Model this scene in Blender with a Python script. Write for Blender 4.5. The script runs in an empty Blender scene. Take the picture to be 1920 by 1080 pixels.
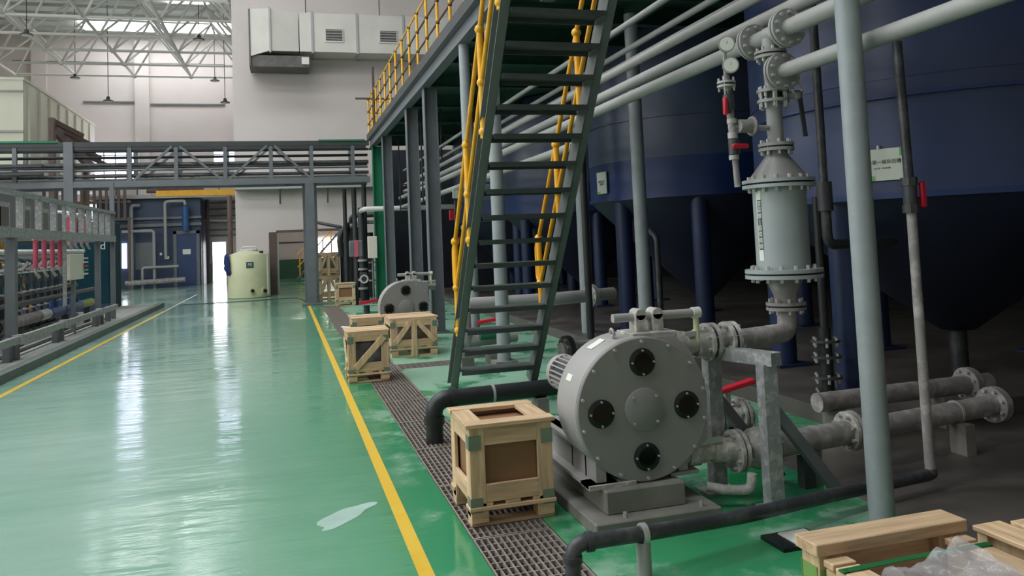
import bpy, math, random
from mathutils import Vector, Matrix, Euler
random.seed(7)
scene = bpy.context.scene
C = scene.collection

# ------------------------------------------------------------------ camera
def axis(v):
    return Vector(v).normalized()
FPX, PX, PY, EYE = 1486.0, 960.0, 360.0, 1.6
wy = axis((533 - PX, 467 - PY, FPX))              # world Y (aisle) seen by the camera, image axes: right, down, forward
wx = Vector((6100 - PX, 230 - PY, FPX)); wx = (wx - wy * wx.dot(wy)).normalized()
wz = wx.cross(wy)
if wz.y > 0: wz = -wz
right = Vector((wx.x, wy.x, wz.x)); down = Vector((wx.y, wy.y, wz.y)); fwd = Vector((wx.z, wy.z, wz.z))
cd = bpy.data.cameras.new('camera'); cam = bpy.data.objects.new('camera', cd); C.objects.link(cam)
m = Matrix.Identity(4)
for i in range(3):
    m[i][0] = right[i]; m[i][1] = -down[i]; m[i][2] = -fwd[i]
m.translation = Vector((0, 0, EYE))
cam.matrix_world = m
cd.sensor_width = 36; cd.lens = 36 * FPX / 1920; cd.shift_y = -(540 - PY) / 1920
cd.clip_start = .05; cd.clip_end = 300
scene.camera = cam

# ------------------------------------------------------------------ world, exposure
w = bpy.data.worlds.new('sky'); scene.world = w; w.use_nodes = True
w.node_tree.nodes['Background'].inputs[0].default_value = (.86, .93, 1, 1)
w.node_tree.nodes['Background'].inputs[1].default_value = 1.0
vs = scene.view_settings
vs.view_transform = 'Standard'; vs.look = 'None'; vs.gamma = 1; vs.use_curve_mapping = False
vs.exposure = 0.22
SKYLIGHT = 8.5                                   # radiance of the frosted roof lights
WINDOW = 5.0

# ------------------------------------------------------------------ mesh helpers
class MB:
    def __init__(s): s.v = []; s.f = []
    def add(s, vs_, fs):
        o = len(s.v); s.v += [tuple(a) for a in vs_]; s.f += [tuple(i + o for i in f) for f in fs]; return s
    def bx(s, x0, x1, y0, y1, z0, z1):
        v = [(x0,y0,z0),(x1,y0,z0),(x1,y1,z0),(x0,y1,z0),(x0,y0,z1),(x1,y0,z1),(x1,y1,z1),(x0,y1,z1)]
        return s.add(v, [(3,2,1,0),(4,5,6,7),(0,1,5,4),(1,2,6,5),(2,3,7,6),(3,0,4,7)])
    def box(s, c, d, rot=(0,0,0)):
        R = Euler(rot).to_matrix(); c = Vector(c); h = Vector(d) / 2
        v = [c + R @ Vector((a*h.x, b*h.y, e*h.z)) for e in (-1,1) for a, b in ((-1,-1),(1,-1),(1,1),(-1,1))]
        return s.add(v, [(3,2,1,0),(4,5,6,7),(0,1,5,4),(1,2,6,5),(2,3,7,6),(3,0,4,7)])
    def beam(s, p0, p1, w_, h_, up=(0,0,1)):
        p0 = Vector(p0); p1 = Vector(p1); d = (p1 - p0).normalized(); up = Vector(up)
        if abs(d.dot(up)) > .98: up = Vector((0,1,0))
        a = d.cross(up).normalized(); b = a.cross(d).normalized()
        v = [p + a*i*w_/2 + b*j*h_/2 for p in (p0, p1) for i, j in ((-1,-1),(1,-1),(1,1),(-1,1))]
        return s.add(v, [(0,1,2,3),(7,6,5,4),(0,4,5,1),(1,5,6,2),(2,6,7,3),(3,7,4,0)])
    def lathe(s, o, ax, prof, n=16, caps=True):
        o = Vector(o); ax = Vector(ax).normalized()
        t = Vector((0,0,1)) if abs(ax.z) < .9 else Vector((1,0,0))
        a = ax.cross(t).normalized(); b = ax.cross(a).normalized()
        v = []; f = []
        for (h, r) in prof:
            for k in range(n):
                th = 2*math.pi*k/n
                v.append(o + ax*h + (a*math.cos(th) + b*math.sin(th))*r)
        for i in range(len(prof)-1):
            for k in range(n):
                k2 = (k+1) % n
                f.append((i*n+k, i*n+k2, (i+1)*n+k2, (i+1)*n+k))
        if caps:
            f.append(tuple(range(n-1,-1,-1))); f.append(tuple((len(prof)-1)*n + k for k in range(n)))
        return s.add(v, f)
    def cyl(s, p0, p1, r0, r1=None, n=14, caps=True):
        p0 = Vector(p0); p1 = Vector(p1); L = (p1-p0).length
        return s.lathe(p0, p1-p0, [(0,r0),(L,r0 if r1 is None else r1)], n, caps)
    def ring(s, o, ax, r0, r1, h, n=20):
        return s.lathe(o, ax, [(0,r0),(0,r1),(h,r1),(h,r0),(0,r0)], n, False)
    def tube(s, pts, r, n=10, bend=None, seg=5):
        P = [Vector(p) for p in pts]; bend = bend or r*2.2; Q = [P[0]]
        for i in range(1, len(P)-1):
            a = (P[i-1]-P[i]); b = (P[i+1]-P[i]); d = min(bend, a.length*.49, b.length*.49)
            a = P[i] + a.normalized()*d; b = P[i] + b.normalized()*d
            for k in range(seg+1):
                t = k/seg; Q.append(a*(1-t)**2 + P[i]*2*t*(1-t) + b*t*t)
        Q.append(P[-1])
        v = []; f = []; prev = None
        for i, q in enumerate(Q):
            d = (Q[min(i+1,len(Q)-1)] - Q[max(i-1,0)]).normalized()
            if prev is None:
                t = Vector((0,0,1)) if abs(d.z) < .9 else Vector((1,0,0)); a = d.cross(t).normalized()
            else:
                a = (prev - d*prev.dot(d)).normalized()
            prev = a; b = d.cross(a)
            for k in range(n):
                th = 2*math.pi*k/n; v.append(q + (a*math.cos(th)+b*math.sin(th))*r)
        for i in range(len(Q)-1):
            for k in range(n):
                k2 = (k+1) % n; f.append((i*n+k, i*n+k2, (i+1)*n+k2, (i+1)*n+k))
        f.append(tuple(range(n-1,-1,-1))); f.append(tuple((len(Q)-1)*n+k for k in range(n)))
        return s.add(v, f)
    def sphere(s, c, r, n=10, sz=1.0):
        m_ = max(4, n//2 + 1)
        prof = [(-r*sz*math.cos(math.pi*i/m_), max(1e-4, r*math.sin(math.pi*i/m_))) for i in range(m_+1)]
        return s.lathe(c, (0,0,1), prof, n, False)
    def torus(s, c, ax, R, r, n=14, k=6):
        prof = [(r*math.sin(2*math.pi*i/k), R + r*math.cos(2*math.pi*i/k)) for i in range(k+1)]
        return s.lathe(c, ax, prof, n, False)
    def bolts(s, c, ax, R, n, r=.012, h=.06, off=0):
        c = Vector(c); ax = Vector(ax).normalized()
        t = Vector((0,0,1)) if abs(ax.z) < .9 else Vector((1,0,0))
        a = ax.cross(t).normalized(); b = ax.cross(a)
        for k in range(n):
            th = 2*math.pi*(k+.5+off)/n; p = c + (a*math.cos(th)+b*math.sin(th))*R
            s.cyl(p - ax*h/2, p + ax*h/2, r, n=6)
        return s
    def hcol(s, x, y, z0, z1, w_, d_, t=.012, along='y'):
        # H section, flanges face +-X when along == 'x'
        if along == 'x':
            s.bx(x-w_/2, x-w_/2+t, y-d_/2, y+d_/2, z0, z1); s.bx(x+w_/2-t, x+w_/2, y-d_/2, y+d_/2, z0, z1)
            s.bx(x-w_/2+t, x+w_/2-t, y-t/2, y+t/2, z0, z1)
        else:
            s.bx(x-w_/2, x+w_/2, y-d_/2, y-d_/2+t, z0, z1); s.bx(x-w_/2, x+w_/2, y+d_/2-t, y+d_/2, z0, z1)
            s.bx(x-t/2, x+t/2, y-d_/2+t, y+d_/2-t, z0, z1)
        return s
    def build(s, name, mat, parent=None, smooth=38, local=False, label=None, bevel=0):
        me = bpy.data.meshes.new(name)
        o = Vector((0,0,0)) if (local or parent is None) else WLOC.get(parent.name, Vector((0,0,0)))
        me.from_pydata([(a[0]-o.x, a[1]-o.y, a[2]-o.z) for a in s.v], [], s.f)
        me.validate(); me.update()
        if smooth:
            for p in me.polygons: p.use_smooth = True
            me.set_sharp_from_angle(angle=math.radians(smooth))
        me.materials.append(mat if not isinstance(mat, str) else M[mat])
        ob = bpy.data.objects.new(name, me); C.objects.link(ob)
        if parent is not None:
            ob.parent = parent; WLOC[ob.name] = o.copy()
        if label: ob['label'] = label
        if parent is not None and name in SMALL: ob['kind'] = 'stuff'
        if bevel:
            b = ob.modifiers.new('edge', 'BEVEL'); b.width = bevel; b.segments = 1; b.limit_method = 'ANGLE'
        return ob

WLOC = {}
SMALL = {'bolt_ring','tie_bolts','cooling_fins','bar_grid','valve_bodies','union_nuts'}   # pieces of a few pixels, joined
def tag(o, label, cat, group=None, kind=None):
    o['label'] = label; o['category'] = cat
    if group: o['group'] = group
    if kind: o['kind'] = kind
    return o
def thing(name, label, cat, loc, group=None):
    o = bpy.data.objects.new(name, None); C.objects.link(o); o.location = loc
    o.empty_display_size = .1
    WLOC[o.name] = Vector(loc)
    return tag(o, label, cat, group)
def single(name, mb, mat, label, cat, group=None, **k):
    # a thing that is one mesh: origin at its lowest centre
    xs = [a[0] for a in mb.v]; ys = [a[1] for a in mb.v]; zs = [a[2] for a in mb.v]
    o = ((min(xs)+max(xs))/2, (min(ys)+max(ys))/2, min(zs))
    mb.v = [(a[0]-o[0], a[1]-o[1], a[2]-o[2]) for a in mb.v]
    ob = mb.build(name, mat, None, **k); ob.location = o
    return tag(ob, label, cat, group)
def struct(name, mb, mat, parent=None, **k):
    ob = mb.build(name, mat, parent, **k)
    if parent is None: ob['kind'] = 'structure'
    return ob
def copy_tree(o, loc=None, label=None, parent=None, rotz=None):
    c = o.copy(); C.objects.link(c)
    if parent is not None: c.parent = parent
    if loc is not None: c.location = loc
    if rotz is not None: c.rotation_euler = (0,0,rotz)
    if label: c['label'] = label
    for ch in list(o.children): copy_tree(ch, parent=c)
    return c

# ------------------------------------------------------------------ materials
def lin(c):
    return tuple(((v/255)/12.92 if v/255 <= .04045 else ((v/255+.055)/1.055)**2.4) for v in c)
M = {}
def mat(name, col, rough=.5, metal=0.0, var=.15, scale=5.0, bump=0.0, dirt=None, dirt_amt=.5, dirt_scale=3.0, stretch=(1,1,1), spec=.5, rvar=.1, rnd=0.0, trans=0.0, alpha=1.0):
    mt = bpy.data.materials.new(name); mt.use_nodes = True
    nt = mt.node_tree; N = nt.nodes; L = nt.links; b = N['Principled BSDF']
    tc = N.new('ShaderNodeTexCoord'); mp = N.new('ShaderNodeMapping'); mp.inputs['Scale'].default_value = stretch
    L.new(tc.outputs['Object'], mp.inputs['Vector'])
    nz = N.new('ShaderNodeTexNoise'); nz.inputs['Scale'].default_value = scale; nz.inputs['Detail'].default_value = 5
    L.new(mp.outputs[0], nz.inputs['Vector'])
    c = lin(col)
    rp = N.new('ShaderNodeValToRGB')
    rp.color_ramp.elements[0].position = .3; rp.color_ramp.elements[1].position = .7
    rp.color_ramp.elements[0].color = tuple(v*(1-var) for v in c)+(1,)
    rp.color_ramp.elements[1].color = tuple(min(1,v*(1+var)) for v in c)+(1,)
    L.new(nz.outputs['Fac'], rp.inputs['Fac']); out = rp.outputs['Color']
    if dirt:
        n2 = N.new('ShaderNodeTexNoise'); n2.inputs['Scale'].default_value = dirt_scale; n2.inputs['Detail'].default_value = 8; n2.inputs['Roughness'].default_value = .65
        L.new(mp.outputs[0], n2.inputs['Vector'])
        r2 = N.new('ShaderNodeValToRGB'); r2.color_ramp.elements[0].position = .48; r2.color_ramp.elements[1].position = .68
        r2.color_ramp.elements[0].color = (0,0,0,1); r2.color_ramp.elements[1].color = (dirt_amt,)*3+(1,)
        L.new(n2.outputs['Fac'], r2.inputs['Fac'])
        mx = N.new('ShaderNodeMixRGB'); mx.inputs['Color2'].default_value = lin(dirt)+(1,)
        L.new(r2.outputs['Color'], mx.inputs['Fac']); L.new(out, mx.inputs['Color1']); out = mx.outputs['Color']
    if rnd:
        oi = N.new('ShaderNodeObjectInfo'); hs = N.new('ShaderNodeHueSaturation')
        mr = N.new('ShaderNodeMapRange'); mr.inputs['To Min'].default_value = 1-rnd; mr.inputs['To Max'].default_value = 1+rnd
        L.new(oi.outputs['Random'], mr.inputs['Value']); L.new(mr.outputs[0], hs.inputs['Value']); L.new(out, hs.inputs['Color']); out = hs.outputs['Color']
    L.new(out, b.inputs['Base Color'])
    mr = N.new('ShaderNodeMapRange'); mr.inputs['To Min'].default_value = max(.02, rough-rvar); mr.inputs['To Max'].default_value = min(1, rough+rvar)
    L.new(nz.outputs['Fac'], mr.inputs['Value']); L.new(mr.outputs[0], b.inputs['Roughness'])
    b.inputs['Metallic'].default_value = metal; b.inputs['Specular IOR Level'].default_value = spec
    b.inputs['Transmission Weight'].default_value = trans; b.inputs['Alpha'].default_value = alpha
    if bump:
        bp = N.new('ShaderNodeBump'); bp.inputs['Strength'].default_value = bump; bp.inputs['Distance'].default_value = .02
        L.new(nz.outputs['Fac'], bp.inputs['Height']); L.new(bp.outputs[0], b.inputs['Normal'])
    M[name] = mt; return mt
def emit(name, col, strength):
    mt = bpy.data.materials.new(name); mt.use_nodes = True; N = mt.node_tree.nodes; N.clear()
    e = N.new('ShaderNodeEmission'); o = N.new('ShaderNodeOutputMaterial')
    nz = N.new('ShaderNodeTexNoise'); nz.inputs['Scale'].default_value = 1.2
    rp = N.new('ShaderNodeValToRGB'); rp.color_ramp.elements[0].color = tuple(v*.94 for v in lin(col))+(1,); rp.color_ramp.elements[1].color = lin(col)+(1,)
    mt.node_tree.links.new(nz.outputs['Fac'], rp.inputs['Fac']); mt.node_tree.links.new(rp.outputs[0], e.inputs[0])
    e.inputs[1].default_value = strength
    mt.node_tree.links.new(e.outputs[0], o.inputs[0]); M[name] = mt
mat('wall_white', (200,191,187), .85, var=.03, scale=.6, dirt=(182,172,166), dirt_amt=.25, dirt_scale=.5)
mat('wall_plain', (212,210,204), .85, var=.03, scale=.6)
mat('wall_grey', (168,168,166), .9, var=.06, scale=.8)
mat('panel_cream', (212,210,192), .6, var=.05, scale=.8)
mat('roof', (190,196,190), .8, var=.06, scale=.7)
mat('dado_green', (30,82,62), .5, var=.08)
mat('concrete', (120,118,112), .75, var=.18, scale=4, bump=.25, dirt=(150,148,140), dirt_amt=.5)
mat('concrete_wet', (86,80,76), .42, var=.25, scale=2, bump=.2, dirt=(128,122,114), dirt_amt=.6, dirt_scale=1.1, rvar=.2)
mat('slab', (152,154,148), .7, var=.12, scale=2, bump=.15, dirt=(118,118,112), dirt_amt=.5, dirt_scale=1.5)
mat('kerb', (104,112,108), .7, var=.15, scale=4, bump=.2)
mat('yellow_paint', (226,184,44), .45, var=.1, scale=9, dirt=(170,170,110), dirt_amt=.3, dirt_scale=9)
mat('rail_yellow', (242,178,34), .42, var=.08, scale=8, dirt=(150,104,30), dirt_amt=.25)
mat('rail_dark', (92,74,50), .5, var=.1)
mat('steel_grey', (104,108,112), .5, var=.1, scale=5)
mat('steel_blue_grey', (146,154,156), .45, var=.05, scale=4, dirt=(190,196,194), dirt_amt=.15, dirt_scale=9)
mat('steel_dark', (56,60,60), .5, var=.12, scale=6)
mat('steel_green_dark', (72,80,78), .5, var=.16, scale=5, dirt=(92,98,96), dirt_amt=.5, dirt_scale=6)
mat('stringer_grey', (108,114,112), .5, var=.12, scale=5, dirt=(96,102,98), dirt_amt=.5, dirt_scale=5)
mat('steel_green', (18,112,78), .45, var=.1)
mat('deck_green', (44,78,68), .5, var=.12)
mat('galvanised', (150,152,152), .5, .25, var=.14, scale=9, dirt=(212,214,212), dirt_amt=.75, dirt_scale=20)
mat('pump_grey', (138,136,134), .38, var=.05, scale=3, dirt=(146,146,142), dirt_amt=.2)
mat('pump_grey_lit', (160,157,155), .42, var=.05, scale=3, dirt=(168,168,164), dirt_amt=.35, dirt_scale=5)  # pump grey made paler for the stronger light on the drum side
mat('pump_cast', (160,158,152), .6, var=.18, scale=12, bump=.3, dirt=(222,218,210), dirt_amt=.9, dirt_scale=13)
mat('glass_dark', (10,13,12), .16, var=.3, scale=6, rvar=.05, spec=.3)
mat('black_rubber', (20,22,22), .45, var=.2)
mat('bolt', (196,196,192), .35, .5, var=.1)
mat('pipe_grey', (160,160,157), .5, var=.08, scale=3, dirt=(120,122,116), dirt_amt=.3)
mat('pipe_dusty', (142,138,136), .65, var=.16, scale=6, dirt=(206,200,194), dirt_amt=.65, dirt_scale=9)
mat('pipe_dark', (54,56,58), .42, var=.15, scale=7, dirt=(112,114,114), dirt_amt=.5, dirt_scale=8)
mat('pipe_black', (34,36,38), .4, var=.15, scale=7)
mat('pipe_white', (212,212,206), .5, var=.06)
mat('damper', (160,168,168), .42, var=.05, scale=3)
mat('tank_slate', (52,66,104), .36, var=.14, scale=1.2, dirt=(70,82,112), dirt_amt=.4, dirt_scale=1.0)
mat('tank_navy', (30,56,108), .36, var=.14, scale=2, dirt=(40,66,112), dirt_amt=.4, dirt_scale=3)
mat('tank_grey_blue', (66,78,104), .38, var=.12, scale=1.5, dirt=(92,100,118), dirt_amt=.5, dirt_scale=1.2)
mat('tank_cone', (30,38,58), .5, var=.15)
mat('red', (206,30,54), .45, var=.08)
mat('pink', (208,88,112), .4, var=.1)
mat('wood_x', (206,176,140), .75, var=.22, scale=5, stretch=(.6,7,7), bump=.12, dirt=(150,112,74), dirt_amt=.35, dirt_scale=4, rnd=.12)
mat('wood_y', (206,176,140), .75, var=.22, scale=5, stretch=(7,.6,7), bump=.12, dirt=(150,112,74), dirt_amt=.35, dirt_scale=4, rnd=.12)
mat('wood_z', (208,178,142), .75, var=.22, scale=5, stretch=(7,7,.6), bump=.12, dirt=(150,112,74), dirt_amt=.35, dirt_scale=4, rnd=.12)
mat('cardboard', (142,106,76), .85, var=.06, scale=4)
mat('bracket', (122,136,118), .5, .3, var=.12)
mat('strap_green', (20,104,54), .4, var=.1)
mat('sticker_green', (120,160,84), .5, var=.06)
mat('paper', (222,226,214), .7, var=.03)
mat('paper_green', (120,196,96), .7, var=.05)
mat('ink', (34,38,40), .7, var=.05)
mat('letter_white', (220,222,218), .6, var=.03)
mat('strip_dark', (66,82,82), .6, var=.08)
mat('poly_tank', (214,214,176), .45, var=.05, scale=2, dirt=(196,190,140), dirt_amt=.35, dirt_scale=1.2)
mat('jacket_blue', (34,48,104), .85, var=.2, scale=9, bump=.3)
mat('cabin_blue', (40,56,84), .45, var=.1, dirt=(32,76,86), dirt_amt=.4, dirt_scale=.6)
mat('door_blue', (36,58,100), .45, var=.08)
mat('box_cream', (222,212,200), .5, var=.03)
mat('pvc_blue', (46,84,140), .4, var=.08)
mat('pvc_lime', (156,176,56), .4, var=.1)
mat('pvc_dark', (62,64,66), .45, var=.2, scale=12)
mat('pvc_light', (176,172,168), .45, var=.12, scale=12)
mat('brown_steel', (92,74,66), .6, var=.15)
mat('trench', (44,44,42), .8, var=.2, bump=.2)
mat('grate', (150,140,132), .55, .2, var=.2, scale=14)
mat('lamp_cap', (70,70,70), .5, var=.1)
mat('duct', (206,202,194), .55, var=.05, scale=1.5)
mat('duct_inner', (92,88,86), .7, var=.25, scale=5)
mat('mud', (128,124,110), .7, var=.2, scale=5, bump=.3)
mat('tray_black', (18,22,26), .35, var=.15)
emit('skylight', (248,252,255), SKYLIGHT)
emit('daylight', (250,252,255), WINDOW)
emit('window_cold', (222,222,255), WINDOW*1.3)
mat('tank_leg', (30,46,82), .42, var=.15, scale=3)
emit('fill_tube', (255,244,236), 140.0)  # glow of the added tubes in the inner room

def film_material():
    mt = bpy.data.materials.new('plastic_film'); mt.use_nodes = True; nt = mt.node_tree; b = nt.nodes['Principled BSDF']
    b.inputs['Base Color'].default_value = (.62,.62,.64,1); b.inputs['Roughness'].default_value = .1; b.inputs['Alpha'].default_value = .34
    nz = nt.nodes.new('ShaderNodeTexNoise'); nz.inputs['Scale'].default_value = 9; bp = nt.nodes.new('ShaderNodeBump'); bp.inputs['Strength'].default_value = .6
    nt.links.new(nz.outputs['Fac'], bp.inputs['Height']); nt.links.new(bp.outputs[0], b.inputs['Normal']); M['film'] = mt
film_material()

def floor_material():
    mt = bpy.data.materials.new('green_epoxy'); mt.use_nodes = True; nt = mt.node_tree; N = nt.nodes; L = nt.links; b = N['Principled BSDF']
    tc = N.new('ShaderNodeTexCoord')
    def noise(scale, detail=4, stretch=(1,1,1), rough=.55):
        mp = N.new('ShaderNodeMapping'); mp.inputs['Scale'].default_value = stretch; L.new(tc.outputs['Object'], mp.inputs['Vector'])
        n = N.new('ShaderNodeTexNoise'); n.inputs['Scale'].default_value = scale; n.inputs['Detail'].default_value = detail; n.inputs['Roughness'].default_value = rough
        L.new(mp.outputs[0], n.inputs['Vector']); return n.outputs['Fac']
    def ramp(src, a, bb, ca, cb):
        r = N.new('ShaderNodeValToRGB'); r.color_ramp.elements[0].position = a; r.color_ramp.elements[1].position = bb
        r.color_ramp.elements[0].color = ca+(1,) if len(ca) == 3 else ca; r.color_ramp.elements[1].color = cb+(1,) if len(cb) == 3 else cb
        L.new(src, r.inputs['Fac']); return r.outputs['Color']
    big = noise(.35, 5); fine = noise(3.0, 6)
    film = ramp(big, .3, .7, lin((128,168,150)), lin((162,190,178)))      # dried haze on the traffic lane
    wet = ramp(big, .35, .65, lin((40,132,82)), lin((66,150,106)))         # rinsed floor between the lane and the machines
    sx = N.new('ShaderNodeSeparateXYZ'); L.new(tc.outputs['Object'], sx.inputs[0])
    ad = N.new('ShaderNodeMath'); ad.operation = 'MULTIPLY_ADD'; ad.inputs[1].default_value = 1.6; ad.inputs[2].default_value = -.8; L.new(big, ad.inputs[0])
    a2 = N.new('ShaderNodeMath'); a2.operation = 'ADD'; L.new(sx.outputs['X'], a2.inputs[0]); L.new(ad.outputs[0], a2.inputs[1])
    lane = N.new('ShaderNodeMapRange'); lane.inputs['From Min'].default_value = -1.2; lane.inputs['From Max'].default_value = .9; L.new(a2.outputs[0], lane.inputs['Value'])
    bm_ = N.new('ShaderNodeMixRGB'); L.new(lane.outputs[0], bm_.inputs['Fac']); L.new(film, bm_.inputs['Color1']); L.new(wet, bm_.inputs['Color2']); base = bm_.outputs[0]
    # dried chalky residue between the yellow line and the equipment, patchy
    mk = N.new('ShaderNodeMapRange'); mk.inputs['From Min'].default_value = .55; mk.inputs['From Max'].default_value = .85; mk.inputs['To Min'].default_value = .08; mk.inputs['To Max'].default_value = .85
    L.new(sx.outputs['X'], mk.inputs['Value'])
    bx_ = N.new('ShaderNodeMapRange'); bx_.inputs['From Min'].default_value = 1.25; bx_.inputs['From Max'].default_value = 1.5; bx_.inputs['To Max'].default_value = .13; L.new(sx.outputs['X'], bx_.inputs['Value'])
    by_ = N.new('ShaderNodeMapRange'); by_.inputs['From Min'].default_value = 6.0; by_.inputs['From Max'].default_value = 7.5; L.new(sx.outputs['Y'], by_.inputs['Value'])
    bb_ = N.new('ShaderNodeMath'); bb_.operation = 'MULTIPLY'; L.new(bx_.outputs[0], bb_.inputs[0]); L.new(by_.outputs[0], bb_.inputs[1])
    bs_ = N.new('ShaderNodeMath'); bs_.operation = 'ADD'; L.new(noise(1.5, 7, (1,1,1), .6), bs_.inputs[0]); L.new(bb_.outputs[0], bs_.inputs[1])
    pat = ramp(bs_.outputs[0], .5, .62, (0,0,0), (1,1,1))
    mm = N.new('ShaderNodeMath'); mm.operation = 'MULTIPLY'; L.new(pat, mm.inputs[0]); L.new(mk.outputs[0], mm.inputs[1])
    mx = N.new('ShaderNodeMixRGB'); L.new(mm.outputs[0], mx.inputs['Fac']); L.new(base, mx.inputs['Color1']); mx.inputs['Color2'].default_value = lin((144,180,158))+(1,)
    L.new(mx.outputs[0], b.inputs['Base Color'])
    rr = ramp(noise(.8, 5, (1,.5,1)), .35, .7, (.05,.05,.05), (.19,.19,.19))
    ra = N.new('ShaderNodeMixRGB'); ra.inputs['Color2'].default_value = (.5,.5,.5,1); L.new(mm.outputs[0], ra.inputs['Fac']); L.new(rr, ra.inputs['Color1'])
    L.new(ra.outputs[0], b.inputs['Roughness'])
    bp = N.new('ShaderNodeBump'); bp.inputs['Strength'].default_value = .2; bp.inputs['Distance'].default_value = .05
    L.new(noise(1.7, 5, (.5,1.9,1)), bp.inputs['Height']); L.new(bp.outputs[0], b.inputs['Normal'])
    b.inputs['Specular IOR Level'].default_value = .6
    M['floor'] = mt
floor_material()

def text_mesh(name, body, size, mtl, parent, loc, rot, extrude=.0004, align='CENTER', spacing=1.0):
    cu = bpy.data.curves.new(name, 'FONT'); cu.body = body; cu.size = size; cu.align_x = align; cu.align_y = 'CENTER'; cu.extrude = extrude
    cu.space_line = spacing; cu.resolution_u = 3
    t = bpy.data.objects.new(name, cu); C.objects.link(t)
    dg = bpy.context.evaluated_depsgraph_get(); me = bpy.data.meshes.new_from_object(t.evaluated_get(dg))
    bpy.data.objects.remove(t)
    ob = bpy.data.objects.new(name, me); C.objects.link(ob); me.materials.clear(); me.materials.append(M[mtl])
    R = rot if isinstance(rot, Matrix) else Euler(rot).to_matrix().to_4x4()
    o = WLOC.get(parent.name, Vector((0,0,0)))
    for v in me.vertices: v.co = (R @ v.co) + Vector(loc) - o
    ob.parent = parent; WLOC[ob.name] = o.copy()
    return ob

# ------------------------------------------------------------------ a measured point: picture position + distance down the hall -> metres
def at(x, y, Y):
    d = right*((x-PX)/FPX) + down*((y-PY)/FPX) + fwd
    return Vector((0,0,EYE)) + d*(Y/d.y)

DZ_ = 4.6
mat('shade_screen', (30,34,44), .7, var=.2)  # near-black of the added screen, standing in for gloom under the deck
# ================================================================== SETTING
TX0, TX1, TY0, TY1 = .93, 1.38, -1.7, 22.3        # drain trench
CX1, CY0, CY1 = 2.38, 10.28, 10.72                # cross drain
fl = MB()
def rect(mb, x0, x1, y0, y1, z=0):
    mb.add([(x0,y0,z),(x1,y0,z),(x1,y1,z),(x0,y1,z)], [(0,1,2,3)])
for r in [(-16,TX0,-12,56),(TX0,TX1,-12,TY0),(TX0,TX1,TY1,56),(TX1,3.2,-12,CY0),(TX1,3.2,CY1,56),(CX1,3.2,CY0,CY1),(3.2,4.2,5.0,29.7)]:
    rect(fl, *r)
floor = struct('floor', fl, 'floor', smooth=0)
tr = MB()
rect(tr, TX0, TX1, TY0, TY1, -.28); rect(tr, TX1, CX1, CY0, CY1, -.2)
for (x0,y0,x1,y1) in [(TX0,TY0,TX0,TY1),(TX1,CY0,TX1,TY0),(TX1,TY1,TX1,CY1),(TX0,TY1,TX1,TY1),(TX1,CY0,CX1,CY0),(CX1,CY0,CX1,CY1),(CX1,CY1,TX1,CY1)]:
    tr.add([(x0,y0,0),(x1,y1,0),(x1,y1,-.28),(x0,y0,-.28)], [(0,1,2,3)])
tr.build('drain_trench', 'trench', floor, smooth=0)
# cast drain gratings, shared meshes
g = MB(); L_ = .985; W_ = .44
for k in range(1, 12):
    x = -W_/2 + .006 + k*(W_-.012)/12; g.bx(x-.004, x+.004, 0, L_, -.03, -.002)
for k in range(1, 12):
    y = .006 + k*(L_-.012)/12; g.bx(-W_/2, W_/2, y-.0045, y+.0045, -.026, -.004)
g0 = MB().bx(-W_/2,-W_/2+.01,0,L_,-.03,0).bx(W_/2-.01,W_/2,0,L_,-.03,0).bx(-W_/2+.01,W_/2-.01,0,.012,-.03,0).bx(-W_/2+.01,W_/2-.01,L_-.012,L_,-.03,0).build('drain_grating', 'grate', floor, smooth=0)
g.build('bar_grid', 'grate', g0, smooth=0)
g0.location = ((TX0+TX1)/2, TY0+.005, 0)
for k in range(1, 24): copy_tree(g0, ((TX0+TX1)/2, TY0+.005+k*.995, 0))
copy_tree(g0, (TX1+.01, (CY0+CY1)/2, 0), rotz=-math.pi/2)
# painted lines
for nm, x0, x1, y0, y1 in [('yellow_line',.585,.66,-6,23.0),('yellow_line',-3.31,-3.235,-6,24.0)]:
    b_ = MB(); rect(b_, x0, x1, y0, y1, .002); b_.build(nm, 'yellow_paint', floor, smooth=0)
b_ = MB(); rect(b_, -3.3, -3.24, 24.0, 33, .002); b_.build('white_line', 'wall_plain', floor, smooth=0)
b_ = MB(); b_.tube([(-3.2,26.6,.012),(-1.5,26.6,.012),(.4,26.85,.012),(.62,24.2,.012)], .012, 6, .3); b_.build('floor_joint_strip', 'pipe_black', floor)
# dry salt patch on the aisle
random.seed(3)
b_ = MB(); n = 30; pts = []
for k in range(n):
    a = 2*math.pi*k/n; rr = 1 + .16*math.sin(3*a+1) + .1*math.sin(5*a)
    pts.append((.31 + .17*math.cos(a)*rr + .02*math.sin(a), 4.93 + .14*math.sin(a)*rr + .13*math.cos(a), .0015))
b_.add(pts, [tuple(range(n))]); b_.build('dried_patch', mat('dried_salt', (158,186,174), .7, var=.1, scale=7), floor, smooth=0)

fr = MB(); rect(fr, 3.2, 12.5, -12, 5.0); rect(fr, 4.2, 12.5, 5.0, 29.7); floor_right = struct('floor_right', fr, 'concrete_wet', smooth=0)
sl = MB(); sl.bx(4.15, 12.4, 5.2, 28.5, 0, .14); struct('floor_tank_slab', sl, 'concrete_wet', smooth=0)
sl = MB(); sl.bx(-15.9, -3.72, -11.8, 26.4, 0, .1); struct('floor_left_slab', sl, 'slab', smooth=0)
sl = MB(); sl.bx(-3.72, -3.56, -11.8, 26.4, 0, .125); struct('trim_1', sl, 'kerb', smooth=0)

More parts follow.
